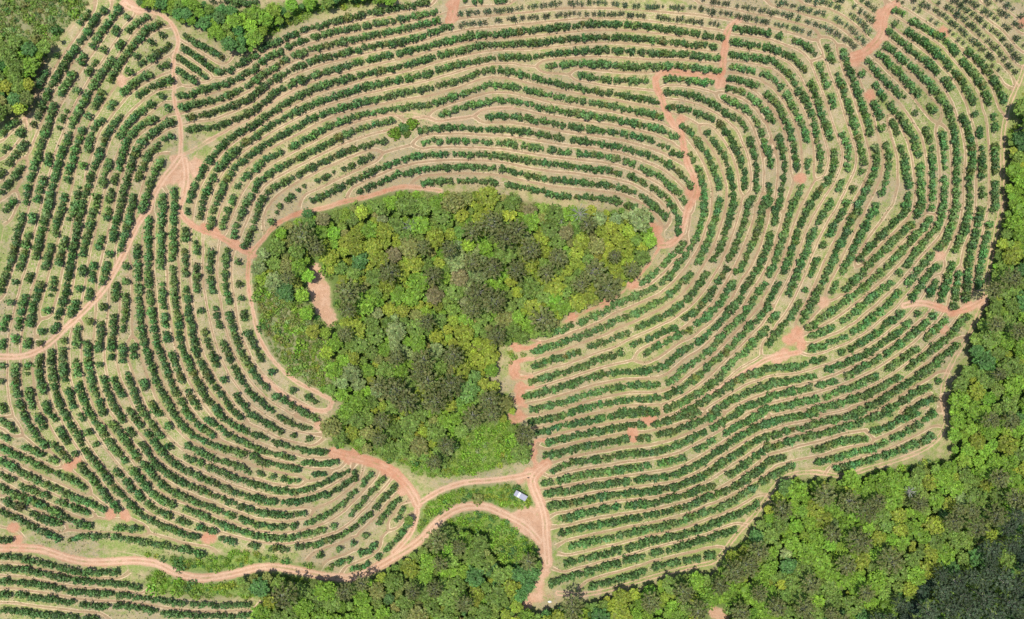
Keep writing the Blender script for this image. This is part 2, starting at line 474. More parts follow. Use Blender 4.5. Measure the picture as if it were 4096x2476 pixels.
ROWS['I'] = '''10,55 50,85 100,130
10,160 60,190
170,250 220,270 290,300
370,340 400,360
0,250 60,280 120,310 180,340 240,365 300,395 350,420 410,440 460,465 520,490 560,510 610,540
0,350 60,380 120,410 180,450 240,480 300,510 360,535 420,560 480,590 540,620 600,640 660,660 720,690 750,700
0,450 50,475 90,485
150,530 220,560 290,590 350,610
420,640 480,665 540,695 600,715 630,725
0,530 60,570 120,600 180,620 240,640 300,670 360,700 420,730 480,760 540,790 600,810 650,820
40,640 90,665 150,690
230,730 300,765 360,790 430,810
0,710 60,740 120,765 180,790
220,820 280,850 340,880 420,910
510,915 570,900 630,895
680,895 760,890
820,895 900,910 980,925 1060,940 1140,955 1220,970 1290,985 1370,1000 1470,1020
840,830 920,830 1010,840
170,10 190,60 220,110 260,160 290,210 320,240
270,20 300,70 310,110
370,20 400,50
430,120 460,170 490,220
380,220 420,270 460,310 490,345
540,300 545,305
470,20 500,80 540,140 570,200 610,250 640,310 680,360 720,410 760,460 800,520 840,570 890,610 930,660 980,700 1020,740 1080,780 1140,810 1200,830 1260,850 1310,880 1370,890 1420,900
580,380 610,430 660,470 690,520 730,560 760,610 810,650 850,700
570,20 600,50
635,140 640,145
690,230 695,235
830,420 870,460 910,510 950,560 1000,600 1050,650 1110,690 1160,720 1220,750
1290,780 1360,800
1430,830 1540,860
650,10 680,60 720,110 760,170 790,220 830,270 870,320 910,360
950,420 1000,470 1050,530 1090,580 1140,620 1200,650 1250,670
1330,690 1390,720 1450,740 1520,770 1580,800 1640,830 1710,850 1780,870 1846,890
740,0 745,5
810,80 840,120 880,170 920,230 960,280 1000,330 1040,380 1080,430 1130,480 1180,530 1230,560 1290,600 1350,620 1410,650 1480,670 1550,700 1620,730 1690,750 1760,780 1846,810
860,10 880,60
930,110 960,160
1020,220 1060,280 1090,340 1130,390 1180,420 1240,460 1300,500 1370,530 1440,560 1510,590 1570,610 1640,640 1710,670 1780,690 1846,710
950,10 980,50 1010,90
1060,150 1100,200 1140,250 1180,300 1230,350 1290,390 1360,430 1430,460 1500,490 1560,520 1630,560 1700,580 1770,600 1846,620
1050,20 1090,80 1130,140 1160,180
1215,245 1218,248|s
1150,10 1155,15
1210,100 1212,103
1340,320 1400,350 1470,380 1540,410 1610,440 1680,470 1750,490 1846,530
1240,0 1270,40 1310,90 1350,140 1400,170 1460,200 1530,230 1600,260 1680,280 1750,300 1846,320
1350,10 1390,50 1440,100 1490,130 1530,160
1480,40 1540,80 1600,130 1660,170 1720,200 1790,230 1846,260
1570,10 1620,50 1680,90 1740,120 1800,150 1846,170
1690,10 1740,40
1800,10 1846,30
1350,240 1410,270 1480,310 1550,330 1620,360 1690,380 1750,405 1800,430
1590,910 1650,920 1690,935
1810,960 1846,970
0,1040 40,1040
100,1040 160,1050 220,1070 290,1090 360,1100 430,1120 500,1140 570,1150 640,1155 700,1160 760,1150
825,1155 835,1155
0,1120 80,1130 160,1130 230,1150 300,1165 380,1180 450,1195 530,1210 610,1215 690,1225 770,1230 850,1235 930,1250 1000,1265
0,1220 80,1220 160,1230 240,1240 320,1250 400,1270 480,1280 560,1300 640,1300 720,1310 800,1310 880,1320 960,1330 1040,1340 1120,1350 1200,1365 1280,1370 1360,1385 1450,1390 1540,1395 1620,1395 1700,1390 1790,1385
0,1310 60,1310
130,1310 200,1330 280,1340 360,1345 440,1360 520,1370
590,1385 670,1395 770,1405
820,1400 900,1400 970,1405 1050,1420 1120,1430 1200,1450 1280,1455 1380,1465
1430,1470 1520,1465 1610,1465 1700,1465 1790,1460 1846,1460
20,1430 90,1435 160,1440 240,1450 320,1465 400,1470 480,1475 540,1485
600,1480 700,1485
0,920 80,920'''
ROWS['J'] = '''330,0 380,20 430,50
170,20 220,60 280,90 340,110 390,115
0,30 50,65 100,95 140,115
180,140 185,142
270,165 272,167
380,190 385,195
0,155 60,180 120,210 180,230 250,250 320,265 390,280 460,285 510,285
0,260 60,280 130,300 200,315 260,330
340,360 400,365 450,370 510,370 580,360
0,335 60,360 130,375 190,390 250,405 310,415
20,430 50,445
120,465 122,467
190,475 250,490 300,490
420,445 500,440
0,520 60,540 130,560 200,570 270,575 340,565 400,545 460,520 520,490 570,460 620,440 660,420
0,620 60,640 140,650
200,650 270,645 340,635 410,620 480,600 540,580 590,550 640,520 680,490
710,440 715,470
0,720 70,730 140,740 210,745 280,735 350,730
0,810 60,815 120,820 190,830
270,820 275,820
360,800 420,780 480,750 530,720 580,690 630,650 670,610 710,570
760,520 800,480 830,450
0,890 70,900 140,905 210,905 280,895 350,880 420,860 490,850
560,820 565,822
680,740 710,700 740,670 790,620 820,580 860,540 900,490 920,470
0,965 20,970
110,980 170,980 230,985
300,975 370,965 440,960 500,920 560,910 610,890 650,870 690,840 740,800 790,750 820,730
870,680 872,682
900,640 940,600 980,560 1000,530
460,1030 465,1032
600,985 605,987
700,945 703,946
790,890 793,892
890,790 910,760 950,720 990,660 1030,620
550,1100 610,1080 670,1060
760,1010 820,1000
845,965 847,967
1010,780 1040,740 1060,700
690,1130 750,1120 810,1095
880,1040 882,1042
940,990 980,950 1010,920 1040,880 1070,840 1100,800'''
ROWS['K'] = '''140,70 200,60 270,40 340,30 410,10
170,150 230,140 300,115 370,95 440,85 510,70 580,55 650,40 720,30 790,20 860,15 940,10 1040,5
260,215 320,205 390,190 460,165 530,155 600,140 670,130 740,115 810,100 880,90 940,90
240,310 300,310 370,280 440,265 510,250 580,235 650,225 720,210 780,200 830,195
910,190 980,185
1050,160 1110,150 1180,130 1240,110 1300,90 1360,60 1420,40 1490,10
1020,85 1080,70 1150,55 1220,30 1290,20 1340,0
290,420 360,390 430,370 500,355 570,345 640,335 710,330 780,310 850,300 920,295 990,285 1060,280 1130,260 1190,240 1250,210 1310,180 1370,150 1430,120 1490,90 1540,50 1600,20 1640,0
220,510 280,505
350,490 420,470 490,460 560,445 620,435 690,430 760,415 830,405 900,400 990,385
1060,370 1120,360 1180,345 1240,330
1340,270 1400,240 1460,200
1540,150 1600,110 1670,80 1720,50 1780,20 1820,0
240,590 310,570 380,575 450,560 520,545 590,530 660,525 730,515 800,505 880,495 960,480 1040,470 1110,465 1180,450 1250,420 1310,390 1370,360 1440,310 1500,270 1560,230 1620,190 1690,150 1750,110 1846,80
270,670 340,670 420,660 490,640 560,625 630,610 700,600 780,585 850,580 920,575 1000,570 1070,555 1140,545 1210,530 1280,500 1340,480 1400,440 1460,400 1520,360 1580,320 1650,280 1710,240 1770,200 1846,170
350,770 420,760 490,735 560,725 630,700 700,695 760,680
830,680 900,670 970,660 1040,650 1110,630 1180,615 1250,600 1320,570 1390,550 1450,530
1570,450 1630,410 1690,370 1750,320 1810,270 1846,240
360,870 430,855 500,840 570,820 640,810 710,800 780,785 850,770 920,760
970,750 1040,735 1110,720 1180,700 1250,685 1320,660 1390,620 1450,600 1520,570 1590,540 1650,510 1710,460 1770,430 1846,370
420,970 490,950 560,940 630,920 700,905 770,890 840,870 910,860 980,840 1060,830 1130,810 1200,790 1270,770 1340,740 1410,710 1480,700 1550,660 1610,630 1670,590 1730,550 1790,510 1846,490
390,1095 450,1070 520,1060 590,1040 660,1020 730,1010 770,1000
840,980 910,960 980,930 1050,920 1120,900 1190,890 1260,880 1330,850 1400,830 1460,800 1530,770 1590,750 1640,740 1680,710 1730,690 1770,660
280,1235 340,1210 410,1190 480,1170 550,1150 620,1130 690,1100 760,1090
830,1065 900,1050 940,1040
1010,1015 1070,1010
1130,990 1200,970 1270,950 1340,930 1410,920 1470,890 1540,870 1610,850
580,1260 650,1230 720,1220 790,1200 860,1180 950,1150
1030,1115 1090,1100
1140,1090 1200,1080
1250,1070 1340,1060
1400,1030 1450,1030'''
ROWS['L'] = '''0,80 60,60 120,40 190,30 260,20 340,10
0,190 60,160 120,140 190,120 260,105 330,90 400,65 470,50 540,40 610,25 680,5
0,260 70,240 140,220 200,190 270,180 340,160 410,150 470,130 540,100 610,90 680,70 750,40 820,20 860,5
0,350 60,330 110,325
330,270 390,260 450,230 520,210 590,195 650,190 710,190
760,140 820,120 880,100 940,60 1000,30 1070,10
360,360 430,340 500,320 560,305 620,290 680,275 740,260 800,240 860,210 920,180 980,150 1040,110 1100,80 1150,40 1200,15
500,410 570,390 640,370 700,350 770,330 840,310 910,290 980,260 1050,230 1110,210 1180,170
0,480 60,440 110,410 180,380'''

def T(t, *xy):
    ox, oy = OFF[t]; a = np.array(xy, float).reshape(-1, 2) / TS
    return a + (ox, oy)
def P(txt):
    """'A 1,2 3,4 E 5,6' -> photo pixels; a letter switches the tile"""
    out, t = [], 'A'
    for w in txt.split():
        if w in OFF: t = w
        else: out.append(T(t, *map(float, w.split(',')))[0])
    return np.array(out)
# ---------------------------------------------------------------- terrain
def hmac(px, py):
    u, v = (px - 2048) / 2048, (py - 1238) / 1238
    g = lambda cx, cy, sx, sy: np.exp(-((px - cx) / sx) ** 2 - ((py - cy) / sy) ** 2)
    h = -9 * g(1750, 1350, 620, 520) - 6 * g(1750, 2300, 420, 520) - 13 * g(4000, 2450, 900, 800)
    h = h - 5 * g(4400, 1300, 500, 900) + 5 * g(3300, 300, 900, 600) + 3 * g(450, 900, 700, 700) + 2 * g(3000, 1700, 500, 500)
    r = np.sqrt(u * u + v * v)
    return h + 26 * np.clip((r - 2.2) / 6, 0, 1) ** 1.3 * (np.sin(px / 2600.) * np.cos(py / 2300.) - 0.2)
def world_xy(px, py, up=0.0):
    k = (H - hmac(px, py) - up) / H
    return (px - 2048) * S * k, -(py - 1238) * S * k
def to_px(x, y):
    px, py = x / S + 2048, 1238 - y / S
    for _ in range(3):
        k = (H - hmac(px, py)) / H
        px, py = 2048 + x / S / k, 1238 - y / S / k
    return px, py
def base_at(px, py, up):
    """ground point under something whose middle, UP metres high, is seen at this pixel"""
    x, y = world_xy(px, py, up)
    qx, qy = to_px(x, y)
    return x, y, hmac(qx, qy)
# ---------------------------------------------------------------- helpers
def tag(o, label, cat=None, group=None, kind=None):
    o['label'] = label
    if cat: o['category'] = cat
    if group: o['group'] = group
    if kind: o['kind'] = kind
    return o
def mesh_from(name, V, Q, mat, tint=None, attrs=None, smooth=False):
    me = bpy.data.meshes.new(name); V = np.asarray(V, np.float32); Q = np.asarray(Q, np.int32)
    me.vertices.add(len(V)); me.vertices.foreach_set('co', V.ravel())
    me.loops.add(Q.size); me.loops.foreach_set('vertex_index', Q.ravel())
    me.polygons.add(len(Q)); me.polygons.foreach_set('loop_start', np.arange(0, Q.size, Q.shape[1], dtype=np.int32))
    me.polygons.foreach_set('use_smooth', np.full(len(Q), smooth))
    if tint is not None:
        a = me.attributes.new('tint', 'FLOAT_COLOR', 'POINT')
        a.data.foreach_set('color', np.c_[tint, np.ones(len(V))].astype(np.float32).ravel())
    for k, v in (attrs or {}).items():
        me.attributes.new(k, 'FLOAT', 'POINT').data.foreach_set('value', v.astype(np.float32))
    me.update(calc_edges=True); me.materials.append(mat)
    return me
def link(name, me, parent=None, loc=None):
    o = bpy.data.objects.new(name, me); COL.objects.link(o)
    if parent: o.parent = parent
    if loc is not None: o.location = loc
    return o
def empty(name, loc, rz=0, sc=1.0):
    o = bpy.data.objects.new(name, None); COL.objects.link(o); o.empty_display_size = .3
    o.location = loc; o.rotation_euler = (0, 0, rz); o.scale = (sc,) * 3 if np.isscalar(sc) else sc
    return o
class NT:
    """small node-writing helper"""
    def __init__(s, name):
        s.m = bpy.data.materials.new(name); s.m.use_nodes = True; s.t = s.m.node_tree; s.t.nodes.clear()
        s.out = s.n('ShaderNodeOutputMaterial')
    def n(s, k, **kw):
        x = s.t.nodes.new(k)
        for a, b in kw.items(): setattr(x, a, b)
        return x
    def put(s, sock, v):
        if isinstance(v, bpy.types.NodeSocket): s.t.links.new(v, sock)
        elif isinstance(v, tuple): sock.default_value = (*v, 1) if len(v) == 3 and sock.type == 'RGBA' else v
        else: sock.default_value = v
    def math(s, op, a, b=0.0, clamp=False):
        x = s.n('ShaderNodeMath', operation=op, use_clamp=clamp); s.put(x.inputs[0], a); s.put(x.inputs[1], b); return x.outputs[0]
    def mix(s, f, a, b, blend='MIX'):
        x = s.n('ShaderNodeMix', data_type='RGBA', blend_type=blend); s.put(x.inputs[0], f); s.put(x.inputs[6], a); s.put(x.inputs[7], b); return x.outputs[2]
    def step(s, v, lo, hi, a=0.0, b=1.0):
        x = s.n('ShaderNodeMapRange', interpolation_type='SMOOTHSTEP'); s.put(x.inputs[0], v)
        for i, q in enumerate((lo, hi, a, b)): s.put(x.inputs[i + 1], q)
        return x.outputs[0]
    def noise(s, scale, detail=3.0, rough=0.55, vec=None):
        x = s.n('ShaderNodeTexNoise'); s.put(x.inputs['Scale'], scale); s.put(x.inputs['Detail'], detail); s.put(x.inputs['Roughness'], rough)
        if vec is None: vec = s.pos()
        s.put(x.inputs['Vector'], vec); return x.outputs[0]
    def pos(s):
        if not hasattr(s, '_p'): s._p = s.n('ShaderNodeNewGeometry').outputs['Position']
        return s._p
    def attr(s, name, out='Fac'): return s.n('ShaderNodeAttribute', attribute_name=name).outputs[out]
    def bsdf(s, col, rough=0.9, spec=0.2, height=None, dist=0.1, strength=1.0):
        b = s.n('ShaderNodeBsdfPrincipled'); s.put(b.inputs['Base Color'], col); s.put(b.inputs['Roughness'], rough); s.put(b.inputs['Specular IOR Level'], spec)
        if height is not None:
            q = s.n('ShaderNodeBump'); s.put(q.inputs['Height'], height); q.inputs['Distance'].default_value = dist; q.inputs['Strength'].default_value = strength
            s.t.links.new(q.outputs[0], b.inputs['Normal'])
        s.t.links.new(b.outputs[0], s.out.inputs[0]); return s.m
def leaf_material(name, trans=0.25, var=0.35):
    t = NT(name); c = t.attr('tint', 'Color'); r = t.n('ShaderNodeObjectInfo').outputs['Random']
    c = t.mix(1.0, c, t.math('ADD', 1 - var / 2, t.math('MULTIPLY', r, var)), 'MULTIPLY')
    n = t.noise(0.9, 2.0); c = t.mix(1.0, c, t.step(n, 0.3, 0.7, 0.8, 1.2), 'MULTIPLY')
    d = t.n('ShaderNodeBsdfPrincipled'); t.put(d.inputs['Base Color'], c); d.inputs['Roughness'].default_value = 0.55; d.inputs['Specular IOR Level'].default_value = 0.25
    tr = t.n('ShaderNodeBsdfTranslucent'); t.put(tr.inputs[0], t.mix(1.0, c, (1.1, 1.25, 0.5), 'MULTIPLY'))
    m = t.n('ShaderNodeMixShader'); m.inputs[0].default_value = trans
    t.t.links.new(d.outputs[0], m.inputs[1]); t.t.links.new(tr.outputs[0], m.inputs[2]); t.t.links.new(m.outputs[0], t.out.inputs[0])
    return t.m
M_leaf = leaf_material('leaf'); 
def bark_material(name, a, b):
    t = NT(name); n = t.noise(6.0, 4.0); return t.bsdf(t.mix(n, a, b), 0.9, 0.1, n, 0.03)
M_bark = bark_material('bark', (.16, .12, .09), (.30, .26, .21))
M_pale = bark_material('pale_bark', (.26, .24, .20), (.42, .40, .35))
# ---------------------------------------------------------------- rows: read, chain across tiles and gaps
segs = []
for t, txt in ROWS.items():
    for line in txt.strip().split('\n'):
        body, _, st = line.partition('|')
        segs.append((P(t + ' ' + body), st or 'n'))
def seg_len(p): return np.hypot(*np.diff(p, axis=0).T).sum()
ends = []
for i, (p, st) in enumerate(segs):
    single = seg_len(p) < 12
    for e in (0, 1):
        q = p if e else p[::-1]
        d = q[-1] - q[max(-3, -len(q))]; d = d / (np.hypot(*d) + 1e-6)
        ends.append((i, e, q[-1], None if single else d))
cand = []
for a in range(len(ends)):
    ia, ea, pa, da = ends[a]
    for b in range(a + 1, len(ends)):
        ib, eb, pb, db = ends[b]
        if ia == ib: continue
        v = pb - pa; L = np.hypot(*v)
        if L > 150: continue
        u = v / (L + 1e-6); pen = 0
        if L > 14:
            ca = 1.0 if da is None else float(da @ u); cb = 1.0 if db is None else float(-(db @ u))
            if ca < .86 or cb < .86: continue
            pen = (2 - ca - cb) * 120
            if da is None and db is None: pen += 40
        cand.append((L + pen, a, b))
cand.sort(); used = set(); par = list(range(len(segs))); links = []
def find(i):
    while par[i] != i: i = par[i]
    return i
for c, a, b in cand:
    if a in used or b in used: continue
    ia, ib = find(ends[a][0]), find(ends[b][0])
    if ia == ib: continue
    par[ia] = ib; used |= {a, b}; links.append((a, b))
row_lines = {}
for i, (p, st) in enumerate(segs): row_lines.setdefault(find(i), []).append(p)
for a, b in links: row_lines[find(ends[a][0])].append(np.array([ends[a][2], ends[b][2]]))
def sample(p, step, start=0.0):
    d = np.r_[0, np.cumsum(np.hypot(*np.diff(p, axis=0).T))]
    if d[-1] < 1e-3: return p[:1]
    s = np.arange(start, d[-1] + 1e-6, step)
    return np.c_[np.interp(s, d, p[:, 0]), np.interp(s, d, p[:, 1])]
def smooth_line(p, it=2):
    for _ in range(it):
        if len(p) < 3: return p
        q = np.repeat(p, 2, axis=0)[1:-1].reshape(-1, 2, 2)
        q = np.stack([q[:, 0] * .75 + q[:, 1] * .25, q[:, 0] * .25 + q[:, 1] * .75], 1).reshape(-1, 2)
        p = np.r_[p[:1], q[1:-1], p[-1:]]
    return p
# ---------------------------------------------------------------- roads, bare ground, woods
ROADS = [  # name, label, full width in photo px, lines
 ('dirt_road', 'red dirt road winding along the bottom left between orchard and woods', 38,
  ['J 1846,760 1760,720 1680,680 1560,670 1450,690 1350,750 1270,820 1200,910 1100,980 1000,1040 900,1100 800,1150 700,1190 600,1190 480,1180 350,1150 200,1120 100,1110 0,1120 I 1740,1150 1600,1180 1450,1200 1330,1180 1230,1140 1150,1095 1070,1075 950,1065 820,1075 700,1080 600,1075 500,1055 400,1020 300,985 150,975 0,975 -200,960', 'J 1846,760 K 60,790 140,850 200,930']),
 ('dirt_road', 'pale dirt road from the shed junction curving down to the lower road', 26,
  ['K 140,440 60,460 0,470 J 1700,490 1560,495 1440,520 1330,560 1230,620 1170,660', 'J 1160,640 1165,720 1140,810 1110,880 1050,950 990,1010']),
 ('dirt_road', 'broad red dirt road climbing from the fork along the wood', 44,
  ['J 1165,660 1130,580 1060,490 980,420 880,370 740,330 640,310 560,285']),
 ('dirt_road', 'red dirt road running diagonally through the left orchard', 30,
  ['A 1300,1130 1260,1190 1190,1270 1140,1350 1090,1440 E 1080,20 1020,90 960,190 920,290 870,390 820,480 760,590 670,690 580,780 480,870 390,960 300,1030 180,1080 80,1085 0,1080 -200,1090']),
 ('dirt_road', 'narrow red track dropping through the upper left orchard', 20,
  ['A 900,30 960,70 1060,80 1140,95 1200,130 1250,185 1280,250 1290,310 1270,370 1250,440 1255,540 1260,620 1255,700 1270,780 1290,840 1305,900 1305,1000 1300,1130']),
 ('dirt_road', 'red track from the clearing to the left corner of the central wood', 26,
  ['A 1330,1150 1350,1260 1330,1400 1300,1489 E 1300,40 1350,110 1450,170 1560,200 1660,260 1750,320 1820,340']),
 ('dirt_road', 'pale track bending round the left edge of the central wood', 21,
  ['E 1800,340 1790,440 1785,520 1800,640 1830,780 F 10,920 60,1020 120,1110 180,1170 280,1260 400,1320 500,1370 550,1395 545,1440 500,1478 430,1470 330,1440 220,1380 120,1290 50,1230']),
 ('dirt_road', 'orange track along the upper edge of the central wood', 22,
  ['E 1800,345 F 50,240 120,150 200,95 300,50 420,25 540,0 B 640,1450 760,1430 870,1400 980,1360 1080,1345 1200,1355 1330,1375']),
 ('dirt_road', 'red dirt road descending steeply through the upper right rows', 30,
  ['C 1640,140 1570,190 1540,260 1540,340 1520,420 1520,500 1500,560 1485,620', 'C 1495,555 1400,545 1270,530 1150,515 1070,525 1030,575 1040,640 1080,700 1090,760 1120,820 1150,890 1200,930 1230,1000 1240,1080 1260,1160 1290,1230 1320,1290 1330,1360 1310,1440 1270,1489 G 1250,80 1230,170 1180,250 1120,280 1070,280']),
 ('dirt_road', 'short red track among young trees at the top', 42, ['B 1450,-60 1430,30 1415,100 1400,150']),
 ('dirt_road', 'curved red track beside the young trees near the top right', 40,
  ['D 920,35 860,60 825,150 825,240 780,310 700,380 610,410']),
 ('dirt_road', 'grassy track along the right forest edge', 20,
  ['D 1846,480 1830,550 1780,650 1730,780 1700,900 1690,1050 1690,1300 1685,1489 H 1650,150 1620,300 1590,450 1580,560 1570,640 1540,720 1500,820 1450,920 1390,1020 1340,1100 1290,1200 1265,1280 1250,1380 1270,1480 L 1290,60 1240,180 1140,260 1000,320 850,370 700,410 600,450 500,460 380,430 220,430 110,470 40,540 0,600 K 1760,730 1690,800 1620,880 1540,980 1470,1080 1300,1110 1100,1160 900,1220 700,1280 500,1320 330,1300']),
 ('dirt_road', 'red junction track near the right forest edge', 30, ['H 1560,670 1480,720 1380,755 1290,750 1190,710 1080,690 980,715']),
 ('dirt_road', 'pink dirt track leaving the triangular clearing on the right', 24,
  ['H 230,1050 120,1070 0,1095 G 1750,1150 1650,1215 1560,1275 1450,1345']),
 ('dirt_road', 'wide dirt road passing the small shed', 46,
  ['K 250,370 190,420 140,480 165,570 205,650 235,760 240,880', 'K 240,880 250,1000 255,1090']),
 ('dirt_road', 'orange track looping between the rows at the right edge of the central wood', 19,
  ['G 200,985 120,1025 40,1020 0,1000', 'G 150,1095 60,1105 12,1145 15,1210 60,1240 140,1225', 'G 150,1300 70,1305 35,1360 60,1420 100,1440', 'K -20,20 40,60 60,40', 'K 250,205 165,195 150,260 150,330 185,385']),
 ('dirt_road', 'thin orange track along the slanting lower right edge of the central wood', 13,
  ['G 1060,300 1000,400 930,490 850,560 800,620 690,690 600,725 480,785 370,835']),
 ('dirt_road', 'pale double track across the upper orchard', 16,
  ['A 1330,1110 1400,1080 1500,1020 1600,960 1700,900 1846,835 B 100,735 200,685 320,625', 'B 640,885 800,838 920,825 1050,820 1150,825 1220,850 1330,870 1450,860 1540,850 1640,800 1750,780 1846,775']),
 ('dirt_road', 'pale track along the scrub at the upper left', 13,
  ['A 830,15 720,15 650,40 590,90 540,160 490,220 450,280 400,350 340,420 290,490 260,550 250,640 250,720 220,820 205,870 215,930 230,1030 215,1130 190,1230', 'A 205,840 120,830 50,860 0,890']),
]
BARE = P('K 50,820 110,780 90,720 170,830 220,820 170,870 230,920 210,780 230,1150 200,1250 150,1340 100,1380 200,1330 270,1320 350,1330 80,770 150,760 30,760 200,700 250,800 120,850 180,900 220,1000 A 1230,1290 1290,1270 1180,1300 1310,1300 1270,1150 1330,1170 1460,1190 1420,1250 1290,1190 1250,1240 1330,1230 1350,1330 1400,1200 1440,1150 950,40 910,30 1000,70 200,860 880,590 E 1820,330 1690,270 1560,190 1480,150 G 1040,170 1050,250 1020,150 40,1010 20,1140 20,1210 60,1330 50,1390 70,1300 870,560 660,690 430,790 '
         'J 660,330 560,290 700,300 930,420 1000,440 1060,560 540,130 450,80 K 60,740 130,720 200,800 230,860 120,800 170,400 110,440 60,480 870,180 860,140 980,50 1000,40 20,50 60,20 150,300 110,450 1490,1450 1530,1470 1450,1430 C 1290,1390 1330,1400 1220,870 1500,590 B 1410,40 1420,120 '
         'D 820,100 790,170 830,250 660,410 620,440 1260,235 230,1290 730,690 1840,160 H 200,950 150,960 240,1000 120,1060 60,1095 210,900 1330,760 1450,720 1240,350 400,690 1540,700 1260,890 I 500,380 560,350 800,730 900,740 1490,900 1530,890 100,830 130,920 F 450,520 470,600 500,680 440,640 520,760 540,830 430,450 L 350,420 0,1489')
BARE_R = 34
WOODS = {
 'central': P('F 60,190 160,140 280,80 400,45 520,15 B 660,1470 800,1440 900,1395 1050,1385 1200,1380 1400,1400 1550,1390 1700,1380 1800,1430 1846,1440 C 90,1460 220,1475 G 330,25 480,25 640,30 760,20 880,50 960,100 1010,200 1010,290 960,380 920,480 850,540 780,600 700,660 600,690 480,740 400,770 340,840 280,900 180,930 60,950 0,985 F 1760,1000 1740,1080 1690,1160 1660,1220 1740,1330 1830,1380 K 60,90 130,130 100,300 0,360 J 1700,420 1500,450 1300,460 1130,440 1080,380 900,340 800,290 680,260 560,250 520,220 600,150 470,80 F 690,1430 560,1390 460,1330 330,1270 200,1160 120,1080 60,960 20,840 0,780 E 1835,650 1830,450 F 0,350 20,270'),
 'right': P('D 2100,600 1830,760 1800,880 1740,960 1730,1150 1725,1400 1740,1489 H 1720,30 1690,180 1650,330 1620,500 1580,620 1590,690 1530,800 1490,880 1450,960 1450,1040 1480,1110 1390,1250 1340,1380 1330,1489 L 1370,20 1350,120 1340,260 1340,330 1200,340 1050,375 850,400 650,440 550,480 430,480 300,485 170,480 80,540 20,640 K 1846,690 1790,740 1790,850 1710,920 1610,1000 1530,1090 1490,1170 1300,1180 1100,1220 900,1290 700,1340 600,1380 500,1360 400,1400 250,1440 100,1460 0,1489 0,1800 L 2200,1800'),
 'lower': P('J 1360,790 1270,890 1170,990 1020,1090 870,1160 760,1210 620,1220 480,1215 300,1175 100,1145 0,1140 I 1700,1195 1500,1235 1350,1225 1200,1165 1100,1135 1050,1200 1050,1265 1150,1305 1400,1325 1700,1330 1846,1325 J 40,1330 70,1390 30,1450 20,1800 1700,1800 K 20,1430 70,1360 130,1270 170,1180 210,1090 200,1000 140,930 0,830 J 1760,745 1640,705 1500,715'),
 'strip': P('J 1190,700 1250,650 1380,570 1500,530 1700,515 1846,520 K 60,540 130,600 150,660 100,690 J 1780,700 1680,650 1560,640 1440,660 1330,730 1240,810 1180,880 1150,850 1180,760'),
 'upper_left': P('A -300,-200 600,-60 640,20 580,80 510,150 460,210 420,280 360,350 310,420 265,500 245,570 240,700 230,760 190,800 100,815 0,855 -300,900'),
 'top': P('A 990,-30 1000,40 1080,55 1160,75 1220,105 1270,155 1400,165 1480,215 1520,270 1620,330 1750,375 1810,355 B 0,320 60,265 160,215 300,155 420,105 560,70 700,45 850,20 980,0 980,-60 560,-60 500,0 340,20 150,40 0,75 A 1700,85 1550,45 1450,10 1300,-30'),
 'verge': P('I 1000,1010 1100,1030 1300,1055 1500,1040 1700,1010 1846,1010 J 100,1040 250,1075 430,1105 560,1130 470,1155 350,1130 200,1100 100,1090 0,1095 I 1740,1125 1600,1155 1450,1170 1330,1150 1230,1110 1150,1070'),
}
SHRUB = {  # low scrub inside or beside the woods
 'central': P('E 1835,520 F 20,560 100,590 190,640 290,680 380,740 430,830 500,900 560,1010 620,1080 600,1200 520,1330 400,1290 280,1240 180,1150 100,1060 50,960 10,820'),
 'gully': P('J 560,240 640,150 760,250 900,300 1080,330 1180,300 1300,420 1450,250 1560,60 1700,60 1846,50 K 0,200 60,330 J 1700,425 1500,455 1300,465 1130,445 1080,385 900,345 700,270'),
 'upper_left': P('A -300,-200 600,-60 640,20 580,80 510,150 460,210 380,330 240,330 160,260 60,330 -300,330'),
 'lower_left': P('J 0,1135 300,1170 500,1210 I 1846,1330 1400,1325 1150,1305 1050,1265 1050,1200 1100,1135 1200,1165 1350,1225 1500,1235 1700,1195 J 0,1330 250,1250'),
 'lower_mid': P('J 1360,790 1500,715 1640,705 1760,745 K 0,830 140,930 200,1000 150,1080 J 1760,1150 1600,900 1450,880'),
 'strip': None, 'verge': None, 'top_edge': P('B 0,320 60,265 160,215 300,155 420,105 560,70 700,45 850,20 980,0 800,-40 500,20 300,60 100,200'),
 'edge': P('F 1700,1180 1800,1180 1846,1060 1760,1050 G 120,1060 140,1090 60,1110'),
 'right_edge': P('D 1846,650 1830,760 1800,880 1740,960 1846,1000'),
 'corner': P('L 1370,20 1340,330 1200,340 1050,375 850,400 1000,450 1250,400 1400,300'),
}
HOLES = [P('F 400,420 440,420 470,500 530,560 545,620 530,680 540,730 590,780 560,820 550,890 500,840 440,790 400,700 370,600 365,540'),
         P('K 1430,1400 1560,1440 1570,1489 1420,1489')]
SHRUB['strip'] = WOODS['strip']; SHRUB['verge'] = WOODS['verge']
def inside(poly, x, y):
    r = np.zeros(np.shape(x), bool); j = len(poly) - 1
    for i in range(len(poly)):
        (xi, yi), (xj, yj) = poly[i], poly[j]
        c = (yi > y) != (yj > y)
        with np.errstate(divide='ignore', invalid='ignore'):
            r ^= c & (x < (xj - xi) * (y - yi) / (yj - yi + 1e-9) + xi)
        j = i
    return r
